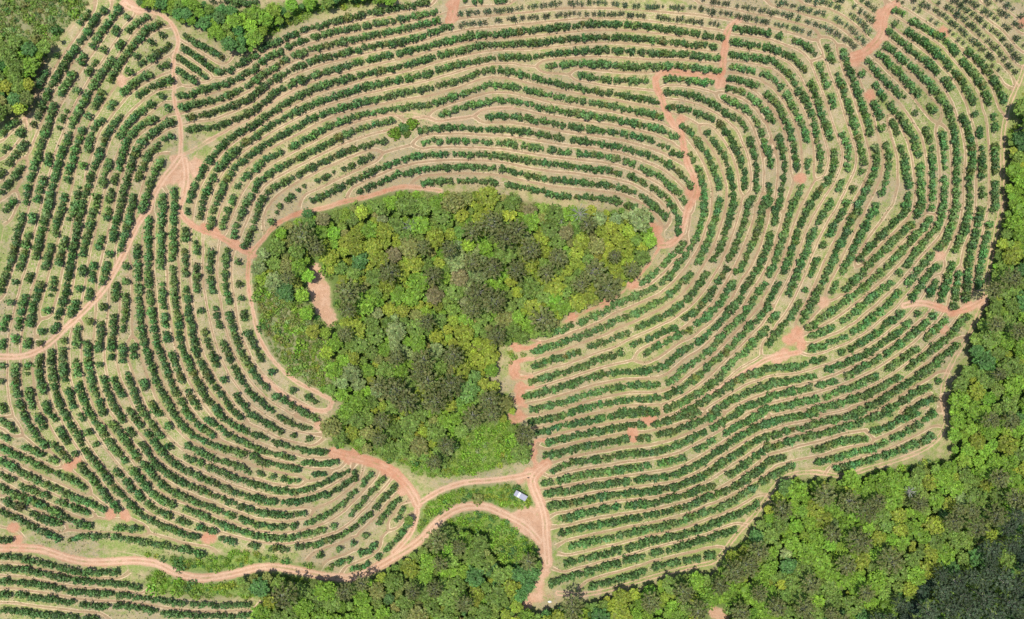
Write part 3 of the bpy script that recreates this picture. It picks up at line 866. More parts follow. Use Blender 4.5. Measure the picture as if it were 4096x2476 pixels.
# ---------------------------------------------------------------- fields on the ground grid
ST = 5.0
gx = np.arange(-300, 4396.1, ST); gy = np.arange(-220, 2696.1, ST)
NX, NY = len(gx), len(gy); GX, GY = np.meshgrid(gx, gy)
CAP = 66.0
f1 = np.full((NY, NX), CAP); f2 = np.full((NY, NX), CAP * 1.6); fid = np.zeros((NY, NX)); hw = 14
def splat(lines, width):
    """distance in px to a set of lines, on a window of the grid"""
    pts = np.concatenate([sample(l, 4.0) for l in lines] + [np.array([l[-1] for l in lines])])
    ii = np.round((pts[:, 0] - gx[0]) / ST).astype(int); jj = np.round((pts[:, 1] - gy[0]) / ST).astype(int)
    ok = (ii > -width) & (ii < NX + width) & (jj > -width) & (jj < NY + width); pts, ii, jj = pts[ok], ii[ok], jj[ok]
    if not len(pts): return None
    i0, i1 = max(ii.min() - width, 0), min(ii.max() + width + 1, NX); j0, j1 = max(jj.min() - width, 0), min(jj.max() + width + 1, NY)
    D = np.full((j1 - j0, i1 - i0), 1e6)
    for (x, y), i, j in zip(pts, ii, jj):
        a, b, c, d = max(i - width, i0), min(i + width + 1, i1), max(j - width, j0), min(j + width + 1, j1)
        if a >= b or c >= d: continue
        q = (gx[a:b] - x)[None, :] ** 2 + (gy[c:d] - y)[:, None] ** 2
        w = D[c - j0:d - j0, a - i0:b - i0]; np.minimum(w, q, out=w)
    return np.sqrt(D), (slice(j0, j1), slice(i0, i1))
for k, (rid, lines) in enumerate(row_lines.items()):
    r = splat([smooth_line(l) for l in lines], hw)
    if r is None: continue
    D, w = r; a, b = f1[w], f2[w]
    n2 = np.where(D < a, a, np.minimum(b, D)); ids = fid[w]
    fid[w] = np.where(D < a, (k * 0.6180339) % 1.0, ids); f2[w] = n2; f1[w] = np.minimum(a, D)
rd = np.full((NY, NX), 200.0); rg = np.full((NY, NX), 200.0); road_id = np.full((NY, NX), -1); wear = np.ones((NY, NX))
for k, (nm, lab, wd, lines) in enumerate(ROADS):
    D, w = splat([smooth_line(P(l)) for l in lines], 12)
    g = D - wd / 2; c = g < rg[w]
    rd[w] = np.where(c, D, rd[w]); rg[w] = np.where(c, g, rg[w]); road_id[w] = np.where(c, k, road_id[w]); wear[w] = np.where(c, .45 if 'grassy' in lab or 'pale' in lab and wd < 20 else 1.0, wear[w])
def blur(a, n, it=2):
    for _ in range(it):
        for ax in (0, 1):
            c = np.cumsum(np.pad(a, [(n + 1, n) if q == ax else (0, 0) for q in (0, 1)], mode='edge'), axis=ax)
            a = (np.take(c, range(2 * n + 1, c.shape[ax]), axis=ax) - np.take(c, range(0, c.shape[ax] - 2 * n - 1), axis=ax)) / (2 * n + 1)
    return a
wood = np.zeros((NY, NX)); shrub = np.zeros((NY, NX)); hole = np.zeros((NY, NX))
for p in WOODS.values(): wood[inside(p, GX, GY)] = 1
for p in SHRUB.values(): shrub[inside(p, GX, GY)] = 1
for p in HOLES: hole[inside(p, GX, GY)] = 1
bare = np.zeros((NY, NX))
for (x, y) in BARE: bare = np.maximum(bare, np.clip(1.35 - np.hypot(GX - x, GY - y) / BARE_R, 0, 1))
green = np.zeros((NY, NX))
for k in ('gully', 'lower_left', 'lower_mid', 'strip', 'verge', 'top_edge', 'right_edge', 'corner'): green[inside(SHRUB[k], GX, GY)] = 1
green_s = blur(green, 3); hole_near = blur(hole, 5)
wood_s = blur(np.clip(wood - hole, 0, 1), 2); shrub_s = blur(shrub, 3); bare = np.maximum(blur(bare, 1), blur(hole, 1) * .9)
lush = np.zeros((NY, NX))
for (x, y), r_, a_ in ((P('E 300,300')[0], 560, .10), (P('D 1450,700')[0], 420, .13), (P('K 1000,900')[0], 520, .11), (P('I 600,700')[0], 520, .06), (P('H 1000,1100')[0], 420, .07), (P('B 900,700')[0], 900, -.03), (P('D 1300,150')[0], 500, -.01), (P('A 1150,700')[0], 300, .07)):
    lush += a_ * np.exp(-((GX - x) ** 2 + (GY - y) ** 2) / r_ ** 2)
red = np.zeros((NY, NX))
for x, y in P('C 1530,300 1520,520 1250,530 1060,620 1120,800 1250,1050 1300,1390 D 830,120 700,380 1260,235 730,690 230,1290 1840,160 G 50,1300 40,1010 20,1170 70,1420 900,520 700,690 500,780 1050,180 K 150,260 G 1050,180 B 700,1440 950,1390 1410,60 F 300,60 150,130 J 640,310 850,360 1000,440 I 500,380 850,740 1500,900 80,830 H 1330,750 180,950 C 870,170 K 870,170 990,50 20,40 E 1480,160 1690,270 1800,420'):
    red = np.maximum(red, np.exp(-((GX - x) ** 2 + (GY - y) ** 2) / 95 ** 2))
# vertices: dense window, then lines that widen out to the horizon
grow = np.cumsum(40 * 1.42 ** np.arange(17))
ax_ = np.r_[gx[0] - grow[::-1], gx, gx[-1] + grow]; ay_ = np.r_[gy[0] - grow[::-1], gy, gy[-1] + grow]
AX, AY = np.meshgrid(ax_, ay_); g0 = len(grow)
def pad(a): return np.pad(a, g0, mode='edge')
mic = 0.28 * np.exp(-(f1 / 13.0) ** 2) - 0.10 * np.clip(-rg / 8, 0, 1) + 0.22 * np.sin(np.clip(f2 - f1, 0, 30) / 30 * np.pi) * (f1 < CAP - 1)
mic = blur(mic, 1, 1) + 0.05 * rng.standard_normal(mic.shape)
VX, VY = world_xy(AX, AY); VZ = hmac(AX, AY) + pad(mic)
V = np.c_[VX.ravel(), VY.ravel(), VZ.ravel()]
W = len(ax_); HH = len(ay_)
ids = np.arange(W * HH).reshape(HH, W)
Q = np.stack([ids[1:, :-1], ids[1:, 1:], ids[:-1, 1:], ids[:-1, :-1]], -1).reshape(-1, 4)
A = {'row_gap': pad(f1) * S, 'mid_gap': pad(f2 - f1) * S, 'row_key': pad(fid), 'road_gap': pad(rg) * S, 'road_mid': pad(rd) * S,
     'lush': pad(lush), 'road_wear': pad(blur(wear, 2)), 'red_earth': pad(red), 'bare_soil': pad(bare), 'wood_floor': pad(wood_s), 'scrub_floor': pad(shrub_s), 'green_floor': pad(green_s)}
A = {k: v.ravel() for k, v in A.items()}
# ground colours come from what grows or lies there: dry grass, green grass, wheel lines, red earth
t = NT('orchard_ground')
n_big, n_mid, n_fine = t.noise(0.03, 4.0), t.noise(0.35, 4.0, .6), t.noise(2.2, 5.0, .7)
n_grain = t.noise(4.0, 3.0, .7); n_spot = t.noise(1.1, 4.0, .65)
row, mid, key = t.attr('row_gap'), t.attr('mid_gap'), t.attr('row_key')
wob = t.math('MULTIPLY', t.math('SUBTRACT', n_mid, .5), 0.9)
DRY, GREEN, BROWN, PALE, RED, GREY = (.36, .285, .145), (.145, .20, .045), (.32, .215, .125), (.57, .43, .27), (.43, .25, .15), (.31, .262, .175)
green_f = t.step(t.math('ADD', t.math('ADD', t.math('MULTIPLY', n_big, .35), t.math('MULTIPLY', n_mid, .65)), t.attr('lush')), .445, .62)
col = t.mix(t.step(n_fine, .40, .62), DRY, t.mix(t.step(n_big, .42, .58), GREY, (.38, .325, .165)))
col = t.mix(t.math('MULTIPLY', green_f, t.step(n_fine, .38, .66, 1.0, .45)), col, t.mix(n_grain, (.12, .185, .035), (.22, .275, .068)))
col = t.mix(t.step(n_spot, .58, .70, 0.0, .8), col, (.15, .14, .065))
lane = t.math('MULTIPLY', t.step(t.math('ADD', mid, wob), 0.5, 1.7, 1.0, 0.0), t.step(row, 1.0, 1.6))
lane = t.math('MULTIPLY', lane, t.step(row, 4.4, 5.4, 1.0, 0.0))
col = t.mix(t.math('MULTIPLY', lane, t.step(n_mid, .3, .6, .5, 1.0)), col, BROWN)
kk = t.math('FRACT', t.math('MULTIPLY', key, 7.31))
lpos = t.math('ADD', 0.65, t.math('MULTIPLY', kk, 0.55))
lw = t.step(t.noise(.5, 3.0), .35, .65, .10, .48)
ln = t.step(t.math('ABSOLUTE', t.math('SUBTRACT', t.math('ADD', mid, t.math('MULTIPLY', wob, .25)), lpos)), 0.08, lw, 1.0, 0.0)
ln = t.math('MULTIPLY', ln, t.math('MULTIPLY', t.step(row, 1.0, 1.4), t.step(row, 4.4, 5.2, 1.0, 0.0)))
ln = t.math('MULTIPLY', ln, t.step(t.math('ADD', t.math('MULTIPLY', t.noise(.12, 2.0), .7), t.math('MULTIPLY', key, .45)), .38, .58, .12, 1.0))
col = t.mix(ln, col, PALE)
litter = t.math('MULTIPLY', t.step(row, .5, 2.0, .8, 0.0), t.step(n_fine, .45, .62))
col = t.mix(litter, col, t.mix(n_grain, GREY, PALE))
rut = t.step(t.math('ABSOLUTE', t.math('SUBTRACT', t.attr('road_mid'), .72)), .15, .5, 1.0, 0.0)
earth = t.math('MAXIMUM', t.step(t.math('ADD', t.attr('bare_soil'), t.math('MULTIPLY', t.math('SUBTRACT', n_mid, .5), 1.3)), .45, .85),
               t.step(t.math('ADD', t.attr('road_gap'), t.math('ADD', wob, t.math('MULTIPLY', t.math('SUBTRACT', n_fine, .5), .8))), -.5, .25, 1.0, 0.0))
earth = t.math('MULTIPLY', earth, t.step(t.math('ADD', t.attr('road_wear'), t.math('MULTIPLY', t.math('SUBTRACT', t.math('MAXIMUM', n_spot, rut), .5), .8)), .35, .75))
soil = t.mix(t.step(n_mid, .35, .68), RED, (.50, .325, .21))
soil = t.mix(t.step(n_fine, .5, .75), soil, (.38, .21, .125))
soil = t.mix(t.math('MULTIPLY', rut, .7), soil, (.56, .37, .245))
soil = t.mix(t.math('MULTIPLY', t.attr('red_earth'), t.step(n_mid, .3, .6, .95, .6)), soil, t.mix(n_fine, (.37, .155, .085), (.46, .23, .135)))
soil = t.mix(t.step(n_spot, .60, .72, 0.0, .6), soil, (.27, .17, .10))
crown = t.math('MULTIPLY', t.step(t.attr('road_mid'), .1, .45, 1.0, 0.0), t.step(t.noise(.25, 3.0), .5, .62))
soil = t.mix(t.math('MULTIPLY', crown, .7), soil, t.mix(n_fine, DRY, GREEN))
col = t.mix(earth, col, soil)
floor_ = t.mix(n_mid, (.08, .13, .03), (.14, .19, .045)); scrub = t.mix(n_mid, (.12, .16, .04), (.30, .26, .15))
scrub = t.mix(t.attr('green_floor'), scrub, t.mix(t.step(n_spot, .35, .65), (.10, .17, .03), (.21, .27, .06)))
col = t.mix(t.math('MULTIPLY', t.attr('wood_floor'), t.math('SUBTRACT', 1.0, t.math('MULTIPLY', earth, .9))), col, t.mix(t.attr('scrub_floor'), floor_, scrub))
bright = t.math('MULTIPLY', t.step(n_grain, .25, .75, .72, 1.22), t.step(n_big, .3, .7, .9, 1.1))
col = t.mix(1.0, col, bright, 'MULTIPLY')
M_ground = t.bsdf(col, .95, .1, t.math('ADD', n_fine, t.math('MULTIPLY', n_mid, .6)), .12, .8)
# split the sheet: road faces become the roads, the rest is the ground
qroad = np.full((HH - 1, W - 1), -1)
cell = (rg[1:, :-1] + rg[1:, 1:] + rg[:-1, 1:] + rg[:-1, :-1]) / 4
qroad[g0:g0 + NY - 1, g0:g0 + NX - 1] = np.where(cell < 0, road_id[:-1, :-1], -1)
qroad = qroad.ravel()
for k in range(-1, len(ROADS)):
    q = Q[qroad == k]
    if not len(q): continue
    u, inv = np.unique(q, return_inverse=True)
    nm = 'ground' if k < 0 else ROADS[k][0]
    o = link(nm, mesh_from(nm, V[u], inv.reshape(-1, 4), M_ground, attrs={a: v[u] for a, v in A.items()}, smooth=True))
    tag(o, 'terraced hillside of dry grass and reddish earth between the orchard rows' if k < 0 else ROADS[k][1], None, None, 'structure')
# ---------------------------------------------------------------- foliage shapes (quads only)
def unit(v): return v / (np.linalg.norm(v, axis=-1, keepdims=True) + 1e-9)
def leaf_quads(c, nrm, size, long=1.35):
    n = len(c); nrm = unit(nrm); a = unit(np.cross(nrm, rng.standard_normal((n, 3)))); b = np.cross(nrm, a)
    s = np.asarray(size).reshape(-1, 1) * np.ones((n, 1))
    v = np.stack([c + a * s * long, c + b * s * .8, c - a * s * long, c - b * s * .8], 1).reshape(-1, 3)
    return v, np.arange(4 * n).reshape(-1, 4)
def spikes(a, b, w):
    d = unit(b - a); s = unit(np.cross(d, rng.standard_normal(d.shape))) * w
    v = np.stack([a - s, a + s, b + s * .3, b - s * .3], 1).reshape(-1, 3); return v, np.arange(4 * len(a)).reshape(-1, 4)
def tube(pts, rad, n=5):
    pts = np.array(pts, float); V_, Q_ = [], []
    for i, (p, r) in enumerate(zip(pts, rad)):
        d = unit(pts[min(i + 1, len(pts) - 1)] - pts[max(i - 1, 0)]); x = unit(np.cross(d, (0.31, 0.9, 0.2))); y = np.cross(d, x)
        for k in range(n): V_.append(p + r * (math.cos(2 * math.pi * k / n) * x + math.sin(2 * math.pi * k / n) * y))
        if i: Q_ += [[(i - 1) * n + k, (i - 1) * n + (k + 1) % n, i * n + (k + 1) % n, i * n + k] for k in range(n)]
    return np.array(V_), np.array(Q_)
def join(parts):
    V_, Q_, C_, o = [], [], [], 0
    for v, q, c in parts:
        V_.append(v); Q_.append(q + o); C_.append(np.broadcast_to(np.asarray(c, float), (len(v), 3)) if np.ndim(c) == 1 else c); o += len(v)
    return np.concatenate(V_), np.concatenate(Q_), np.concatenate(C_)
def per_leaf(c, n, var): return np.repeat(np.asarray(c) * (1 + var * rng.uniform(-1, 1, (n, 1))) * (1 + .12 * rng.uniform(-1, 1, (n, 3))), 4, axis=0)
def orchard_shape(n=62, young=False):
    col = np.array((.096, .182, .050)) if not young else np.array((.08, .125, .06))
    d = unit(rng.standard_normal((n, 3)) + (0, 0, .25)); r = rng.uniform(.6, 1.05, (n, 1)) * (1 + .25 * np.sin(3 * np.arctan2(d[:, 1:2], d[:, :1]) + rng.uniform(0, 6)))
    c = d * r * ((1.3, 1.3, 1.1) if not young else (.7, .7, .9)) + (0, 0, 1.75 if not young else 1.25)
    v, q = leaf_quads(c, d + .6 * rng.standard_normal((n, 3)) + (0, 0, .6), rng.uniform(.26, .44, n) * (1 if not young else .62))
    parts = [(v, q, per_leaf(col, n, .6))]
    m = 16 if not young else 14                                          # upright shoots and reaching branch ends
    ang = rng.uniform(0, 6.283, m); el = rng.uniform(.35, 1.3, m)
    dd = np.c_[np.cos(ang) * np.cos(el), np.sin(ang) * np.cos(el), np.sin(el)]
    a = np.array((0, 0, 1.3 if not young else .9)) + dd * .5; b = a + dd * rng.uniform(.9, 1.35, (m, 1)) * (1 if not young else .8)
    v, q = spikes(a, b, .16 if not young else .13); parts.append((v, q, per_leaf(col * 1.2, m, .35)))
    return join(parts)
def orchard_trunk(h=1.5): return tube([(0, 0, -.25), (.03, .02, h * .5), (0, .05, h)], (.09, .075, .05), 5)
COLORS = {'y': (.225, .275, .032), 'g': (.17, .29, .03), 'm': (.155, .235, .042), 'o': (.205, .22, .058), 'b': (.21, .19, .08), 'd': (.085, .185, .045), 'p': (.22, .28, .095), 't': (.135, .24, .055)}
COLOR_WORDS = {'y': 'yellow-green', 'g': 'bright green', 'm': 'mid green', 'o': 'olive green', 'b': 'brownish', 'd': 'deep green', 'p': 'pale green', 't': 'blue-green'}
def broad_shape(col, n_clump=34, per=16):
    """unit crown: radius 1, base of crown z=0, a dome of many leafy clumps"""
    col = np.array(COLORS[col]); parts = []
    k = np.arange(n_clump) + .5; ph = k * 2.399963 + rng.uniform(0, 6); rr = np.sqrt(k / n_clump) * .86
    ctr = np.c_[rr * np.cos(ph), rr * np.sin(ph), .95 * np.sqrt(np.clip(1 - rr ** 2, 0, 1)) * rng.uniform(.72, 1.0, n_clump)] + rng.normal(0, .05, (n_clump, 3))
    for c in ctr:
        cr = rng.uniform(.14, .25); d = unit(rng.standard_normal((per, 3)) + (0, 0, .7)); d[:, 2] = np.abs(d[:, 2]) * .9
        v, q = leaf_quads(c + d * cr * rng.uniform(.7, 1.05, (per, 1)), d + .35 * rng.standard_normal((per, 3)) + (0, 0, .45), rng.uniform(.05, .10, per))
        parts.append((v, q, per_leaf(col * rng.uniform(.74, 1.26), per, .25)))
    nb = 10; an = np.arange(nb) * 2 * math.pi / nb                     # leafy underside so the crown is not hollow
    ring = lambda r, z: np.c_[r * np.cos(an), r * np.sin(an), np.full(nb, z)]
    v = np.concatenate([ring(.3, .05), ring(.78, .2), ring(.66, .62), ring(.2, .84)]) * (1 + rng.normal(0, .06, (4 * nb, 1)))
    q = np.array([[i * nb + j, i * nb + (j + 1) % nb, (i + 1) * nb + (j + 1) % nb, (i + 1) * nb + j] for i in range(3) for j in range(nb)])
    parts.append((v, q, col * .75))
    return join(parts)
def conifer_shape(col=(.150, .168, .052), dark=1.0):
    """unit crown: radius 1, flat umbrella of branches that end in round tufts; returns foliage and branches"""
    col = np.array(col) * dark; parts, br = [], []
    for lev, (nb, z0, up, reach) in enumerate(((11, .15, .10, 1.0), (10, .42, .22, .82), (7, .70, .35, .55))):
        for k in range(nb):
            a = 2 * math.pi * (k + rng.uniform(-.25, .25)) / nb + lev; L = reach * rng.uniform(.82, 1.08); d = np.array((math.cos(a), math.sin(a), 0))
            tip = d * L + (0, 0, z0 + up * rng.uniform(.6, 1.2)); root = np.array((0, 0, z0))
            br.append(tube([root, root * .5 + tip * .5 - (0, 0, .04), tip], (.012, .010, .005), 3))
            for f in (1.0, .80, .60) if lev < 2 else (1.0, .65):
                c0 = root + (tip - root) * f + rng.normal(0, .05, 3); w = 10
                dd = unit(rng.standard_normal((w, 3)) + (0, 0, .8)); cr = .135 * (1.1 if f > .9 else .85)
                v, q = leaf_quads(c0 + dd * cr * (1, 1, .7), dd + .4 * rng.standard_normal((w, 3)), rng.uniform(.055, .10, w), 1.2)
                parts.append((v, q, per_leaf(col * rng.uniform(.85, 1.15), w, .22)))
    for f in range(3):
        w = 12; dd = unit(rng.standard_normal((w, 3)) + (0, 0, 1)); v, q = leaf_quads(np.array((0, 0, 1.0 - .12 * f)) + dd * .17, dd, .085); parts.append((v, q, per_leaf(col, w, .2)))
    return join(parts), join([(v, q, (.4, .4, .4)) for v, q in br])
def bush_shape(col, n=46):
    col = np.array(COLORS[col]); d = unit(rng.standard_normal((n, 3)) + (0, 0, .5)); d[:, 2] = np.abs(d[:, 2])
    lump = 1 + .22 * np.sin(3 * np.arctan2(d[:, 1], d[:, 0]) + rng.uniform(0, 6)) * (1 - d[:, 2])
    v, q = leaf_quads(d * rng.uniform(.65, 1.05, (n, 1)) * lump[:, None] * (1, 1, .85) + (0, 0, .12), d + .6 * rng.standard_normal((n, 3)) + (0, 0, .2), rng.uniform(.12, .24, n))
    return join([(v, q, per_leaf(col, n, .3))])
def scatter(shape, xyz, scale, rot, tint):
    """many copies of a shape as one vertex block"""
    v, q, c = shape; n = len(xyz); cs, sn = np.cos(rot)[:, None], np.sin(rot)[:, None]
    sc = np.asarray(scale).reshape(n, -1); sx = sc[:, :1]; sz = sc[:, -1:]
    X = (v[None, :, 0] * cs - v[None, :, 1] * sn) * sx + xyz[:, :1]; Y = (v[None, :, 0] * sn + v[None, :, 1] * cs) * sx + xyz[:, 1:2]
    Z = v[None, :, 2] * sz + xyz[:, 2:3]
    VV = np.stack([X, Y, Z], -1).reshape(-1, 3); QQ = (q[None] + (np.arange(n) * len(v))[:, None, None]).reshape(-1, 4)
    return VV, QQ, (c[None] * tint[:, None, :]).reshape(-1, 3)
# ---------------------------------------------------------------- orchard trees
variants = [orchard_shape() for _ in range(8)]; young_var = [orchard_shape(20, True) for _ in range(5)]
trunk_v = orchard_trunk()
ONE_BY_ONE = []         # rows whose trees are built one by one, filled from these (tile, line numbers, words)
SOLO = [('I', [56, 57, 58], 'the top row under the lower road'), ('I', [59], 'the second row under the lower road'),
        ('I', [60], 'the third row under the lower road'), ('I', [61, 62, 63, 64, 65], 'the fourth row under the lower road'),
        ('K', [27, 28, 29, 30, 31], 'the lowest row right of the shed'), ('K', [23, 24, 25, 26], 'the second lowest row right of the shed'),
        ('K', [21, 22], 'the third lowest row right of the shed'), ('I', [66, 67], 'the bottom row under the lower road')]

solo_of = {}
for t_, lines_, words in SOLO:
    base = sum(len(ROWS[k].strip().split('\n')) for k in list(ROWS)[:list(ROWS).index(t_)])
    for l in lines_: solo_of[base + l] = words
bulk = {k: [] for k in range(13)}; solo = {}
def tree_here(px, py, sc, young, words):
    x, y, z = base_at(px, py, (1.75 if not young else 1.2) * sc)
    w_ = .10 * math.sin(px * .004 + 1.3 * math.sin(py * .005)) + .07 * math.sin(py * .011 - px * .007) + row_tone
    yl = 1 + .10 * math.sin(px * .009 + py * .013) + (rng.uniform(.25, .7) if rng.random() < .05 else 0)
    rec = (x, y, z + .05, sc, 1 + w_, yl)
    if words: solo.setdefault(words, []).append((px, rec))
    else: bulk[rng.integers(0, 8) if not young else 8 + rng.integers(0, 5)].append(rec)
for i, (p, st) in enumerate(segs):
    row_tone = .16 * math.sin(find(i) * 12.9898); p = smooth_line(p); L = seg_len(p); young = 'y' in st; words = solo_of.get(i)
    if L < 12:
        tree_here(*p[0], rng.uniform(.85, 1.1), young, words); continue
    pitch = {'n': 17.5, 's': 21.0, 'y': 16.5, 'yy': 26.0}[st]; n = max(2, int(round(L / pitch)) + 1)
    for s in np.linspace(0, L, n):
        q = sample(p, 1e9, min(max(s + rng.uniform(-4, 4), 0), L))
        if not len(q): continue
        if rng.random() < {'n': .006, 's': .18, 'y': .12, 'yy': .25}[st]: continue
        sc = {'n': rng.normal(.82 + .13 * (q[0, 0] > 2050 and q[0, 1] > 800) + .03 * (q[0, 0] < 800 or q[0, 0] > 3300), .12), 's': rng.normal(.78, .14), 'y': rng.normal(1.0, .16), 'yy': rng.normal(.78, .12)}[st]
        tree_here(q[0, 0] + rng.normal(0, 2.0), q[0, 1] + rng.normal(0, 2.0), float(np.clip(sc, .5, 1.4)), young, words)
def build_bulk(name, items, label, group):
    VV, QQ, CC, o = [], [], [], 0
    for k, sh in items:
        r = np.array(bulk[k]); n = len(r)
        if not n: continue
        tn = rng.normal(1, .13, (n, 1)) * r[:, 4:5] * np.c_[rng.normal(1.0, .10, n) * r[:, 5], np.ones(n), rng.normal(1, .10, n)]
        tr = (trunk_v[0], trunk_v[1], np.broadcast_to((.17, .14, .11), (len(trunk_v[0]), 3)))
        v, q, c = scatter(join([sh, tr]), r[:, :3], r[:, 3], rng.uniform(0, 6.283, n), np.clip(tn, .55, 1.6))
        VV.append(v); QQ.append(q + o); CC.append(c); o += len(v)
    me = mesh_from(name, np.concatenate(VV), np.concatenate(QQ), M_leaf, np.concatenate(CC))
    return tag(link(name, me), label, None, group, 'stuff')
build_bulk('orchard_trees', list(enumerate(variants)), 'dark green fruit trees in long curving rows over the terraced hillside', 'rows of mature fruit trees')
build_bulk('young_orchard_trees', [(8 + i, s) for i, s in enumerate(young_var)], 'thin grey-green young fruit trees in sparse rows at the top', 'rows of young fruit trees')
crown_me = [mesh_from('fruit_tree_crown', v, q, M_leaf, c) for v, q, c in variants]
trunk_me = mesh_from('fruit_tree_trunk', *trunk_v, M_bark, np.full((len(trunk_v[0]), 3), .2))
ONES = 'first second third fourth fifth sixth seventh eighth ninth tenth eleventh twelfth thirteenth fourteenth fifteenth sixteenth seventeenth eighteenth nineteenth'.split()
def ordinal(n):
    if n < 20: return ONES[n - 1]
    te = ('', '', 'twent', 'thirt', 'fort', 'fift', 'sixt', 'sevent', 'eight', 'ninet')[n // 10]
    return te + 'ieth' if n % 10 == 0 else te + 'y-' + ONES[n % 10 - 1]
n_solo = 0
for words, recs in solo.items():
    for k, (px, (x, y, z, sc, _a, _b)) in enumerate(sorted(recs, key=lambda r: r[0])):
        e = empty('fruit_tree', (x, y, z), rng.uniform(0, 6.283), sc); n_solo += 1
        tag(e, f'fruit tree, {ordinal(k + 1)} from left in {words}', 'fruit tree', 'fruit trees in ' + words)
        link('crown', crown_me[rng.integers(0, 8)], e); link('trunk', trunk_me, e)
print('orchard bulk', sum(map(len, bulk.values())), 'one by one', n_solo, 'rows', len(row_lines))
# ---------------------------------------------------------------- weeds between the rows
n = 90000; c = rng.uniform((-100, -80), (4196, 2556), (n, 2)); ii = ((c[:, 0] - gx[0]) / ST).astype(int); jj = ((c[:, 1] - gy[0]) / ST).astype(int)
ok = (wood_s[jj, ii] < .3) & (rg[jj, ii] > 5) & (bare[jj, ii] < .3) & (f1[jj, ii] > 9) & (np.abs(f2 - f1)[jj, ii] > 11)
ok &= rng.random(n) < .35 + .35 * np.sin(c[:, 0] * .013 + 2 * np.sin(c[:, 1] * .011)) + .2 * np.sin(c[:, 1] * .05 + c[:, 0] * .031)
c = c[ok]; n = len(c); x, y = world_xy(c[:, 0], c[:, 1]); z = hmac(c[:, 0], c[:, 1]) + mic[jj[ok], ii[ok]] + .12
g_ = np.clip(.42 + lush[jj[ok], ii[ok]] * 3 + rng.normal(0, .25, n), 0, 1)[:, None]
tint = (1 - g_) * (.43, .37, .22) + g_ * (.13, .20, .045); tint = np.repeat(tint * rng.uniform(.6, 1.15, (n, 1)), 2, axis=0)
pts = np.repeat(np.c_[x, y, z], 2, axis=0) + rng.normal(0, .12, (2 * n, 3)) * (1, 1, .4)
v, q = leaf_quads(pts, rng.standard_normal((2 * n, 3)) * .7 + (0, 0, .8), rng.uniform(.10, .27, 2 * n))
tag(link('weeds', mesh_from('weeds', v, q, M_leaf, np.repeat(tint, 4, axis=0))), 'tufts of dry and green weeds between the orchard rows', None, 'weeds', 'stuff')
# ---------------------------------------------------------------- woods: the big crowns one by one, the rest as one mass
SEEDS = '''A F 320,200,90 430,300,60 650,620,90 660,740,60 960,470,75 1280,500,65 1700,120,90 1800,220,80 1560,180,70 1700,440,80 1560,400,70 1600,620,90 1720,680,90 1560,740,70 1390,310,60 1200,290,55 1230,830,60 1200,1110,80 1180,1200,70 1420,1080,80 1000,1330,95 1080,1410,90 1230,1260,80 1400,1290,90 1290,1400,90 1680,1400,80 880,1290,60 640,920,55 1740,930,70 230,510,50 1010,1090,60
A G 30,170,80 130,310,80 550,130,60 600,470,90 690,590,90 490,560,60 220,820,90 870,460,60 330,370,70 740,360,50 30,460,70 250,480,60
A L 400,590,80 580,640,80 700,700,80 780,640,60 650,920,90 880,1060,90 1460,710,60 1640,740,80 1500,820,80 1690,1200,90 1560,1330,90 1750,1380,90 1350,1220,80 1150,1430,80 1300,1400,80 1080,650,60 300,1230,70 560,1100,70 100,700,70 1600,50,60 1750,60,60 1660,470,70 1780,620,70 1750,960,60 1450,1430,90 1620,1460,90 1780,1250,80 1460,1180,60 950,1380,60 700,1300,60 460,870,60 60,1400,70
A K 1700,1100,80 1780,1000,70 1600,1150,80 1240,1300,70 1000,1370,70 1350,1430,70 1650,1440,70 120,1080,60 90,160,75 1500,1250,60 1780,1300,60
A J 1300,930,80 1460,970,55 760,1240,55 640,1300,65 200,1330,90 1330,1090,55 1290,1280,60 1370,240,60 1280,360,55 880,190,55 1560,30,80 1700,10,70 1130,1300,55 1500,1380,60 900,60,60
A H 1750,520,70 1620,600,60 1800,900,60 1640,850,60
y F 930,180,75 850,290,70 720,300,70 1290,230,90 1530,280,60 1320,410,50 1500,910,80 1680,1000,80 720,880,85 510,1050,60 410,900,60 1060,750,60 960,740,60 1830,60,60 1480,60,60 640,60,60 1400,200,55 1840,530,60 1300,940,60
y G 210,230,70 470,330,60 690,350,45 850,180,60 480,690,70 40,620,50 400,460,50 300,750,55 640,170,55 760,230,60
y L 330,690,70 1500,200,70 1560,520,60 1160,500,65 1170,1010,70 1600,880,60 1300,660,60
y K 880,1310,50 1100,1330,45 520,1460,60 730,1390,55
b F 990,350,75 1290,640,70 1470,510,70 480,90,60
b G 390,190,60 130,30,60
g F 560,190,60 560,270,45 1170,540,90 1130,650,80 1220,760,50 300,440,70 370,500,60 330,640,60 500,910,50 1700,1180,60 360,770,60 560,1180,80
g G 130,110,80 310,660,60 290,720,60 40,800,60
g L 200,560,90 600,480,80 480,700,70 620,740,60 960,940,70 1340,160,60 1240,480,70 1790,130,60
t F 1530,1330,100 1580,1230,60
t L 130,540,70 460,800,50
d F 750,390,65 200,600,65 370,50,45 230,640,50
d D 1810,1000,60
p F 1300,1040,70 1010,900,85 1110,1070,50 740,1280,65 910,90,45 870,1330,60
p G 630,90,60 750,90,50
p L 1390,620,55 130,1010,50
m F 860,930,75 590,60,55 690,90,60 830,1050,60 610,440,60 700,480,60 1420,740,60 1330,820,60 130,410,60
m J 1100,780,40 1000,130,80 720,60,70 1100,90,80 1300,150,80 1480,130,60'''
trees = []           # px, py, r(px), kind
for line in SEEDS.split('\n'):
    k, tl, *pts = line.split()
    for w in pts:
        x, y, r = map(float, w.split(',')); q = T(tl, x, y)[0]; trees.append((q[0], q[1], r / TS * (1.0 if k == 'A' else .95), k))
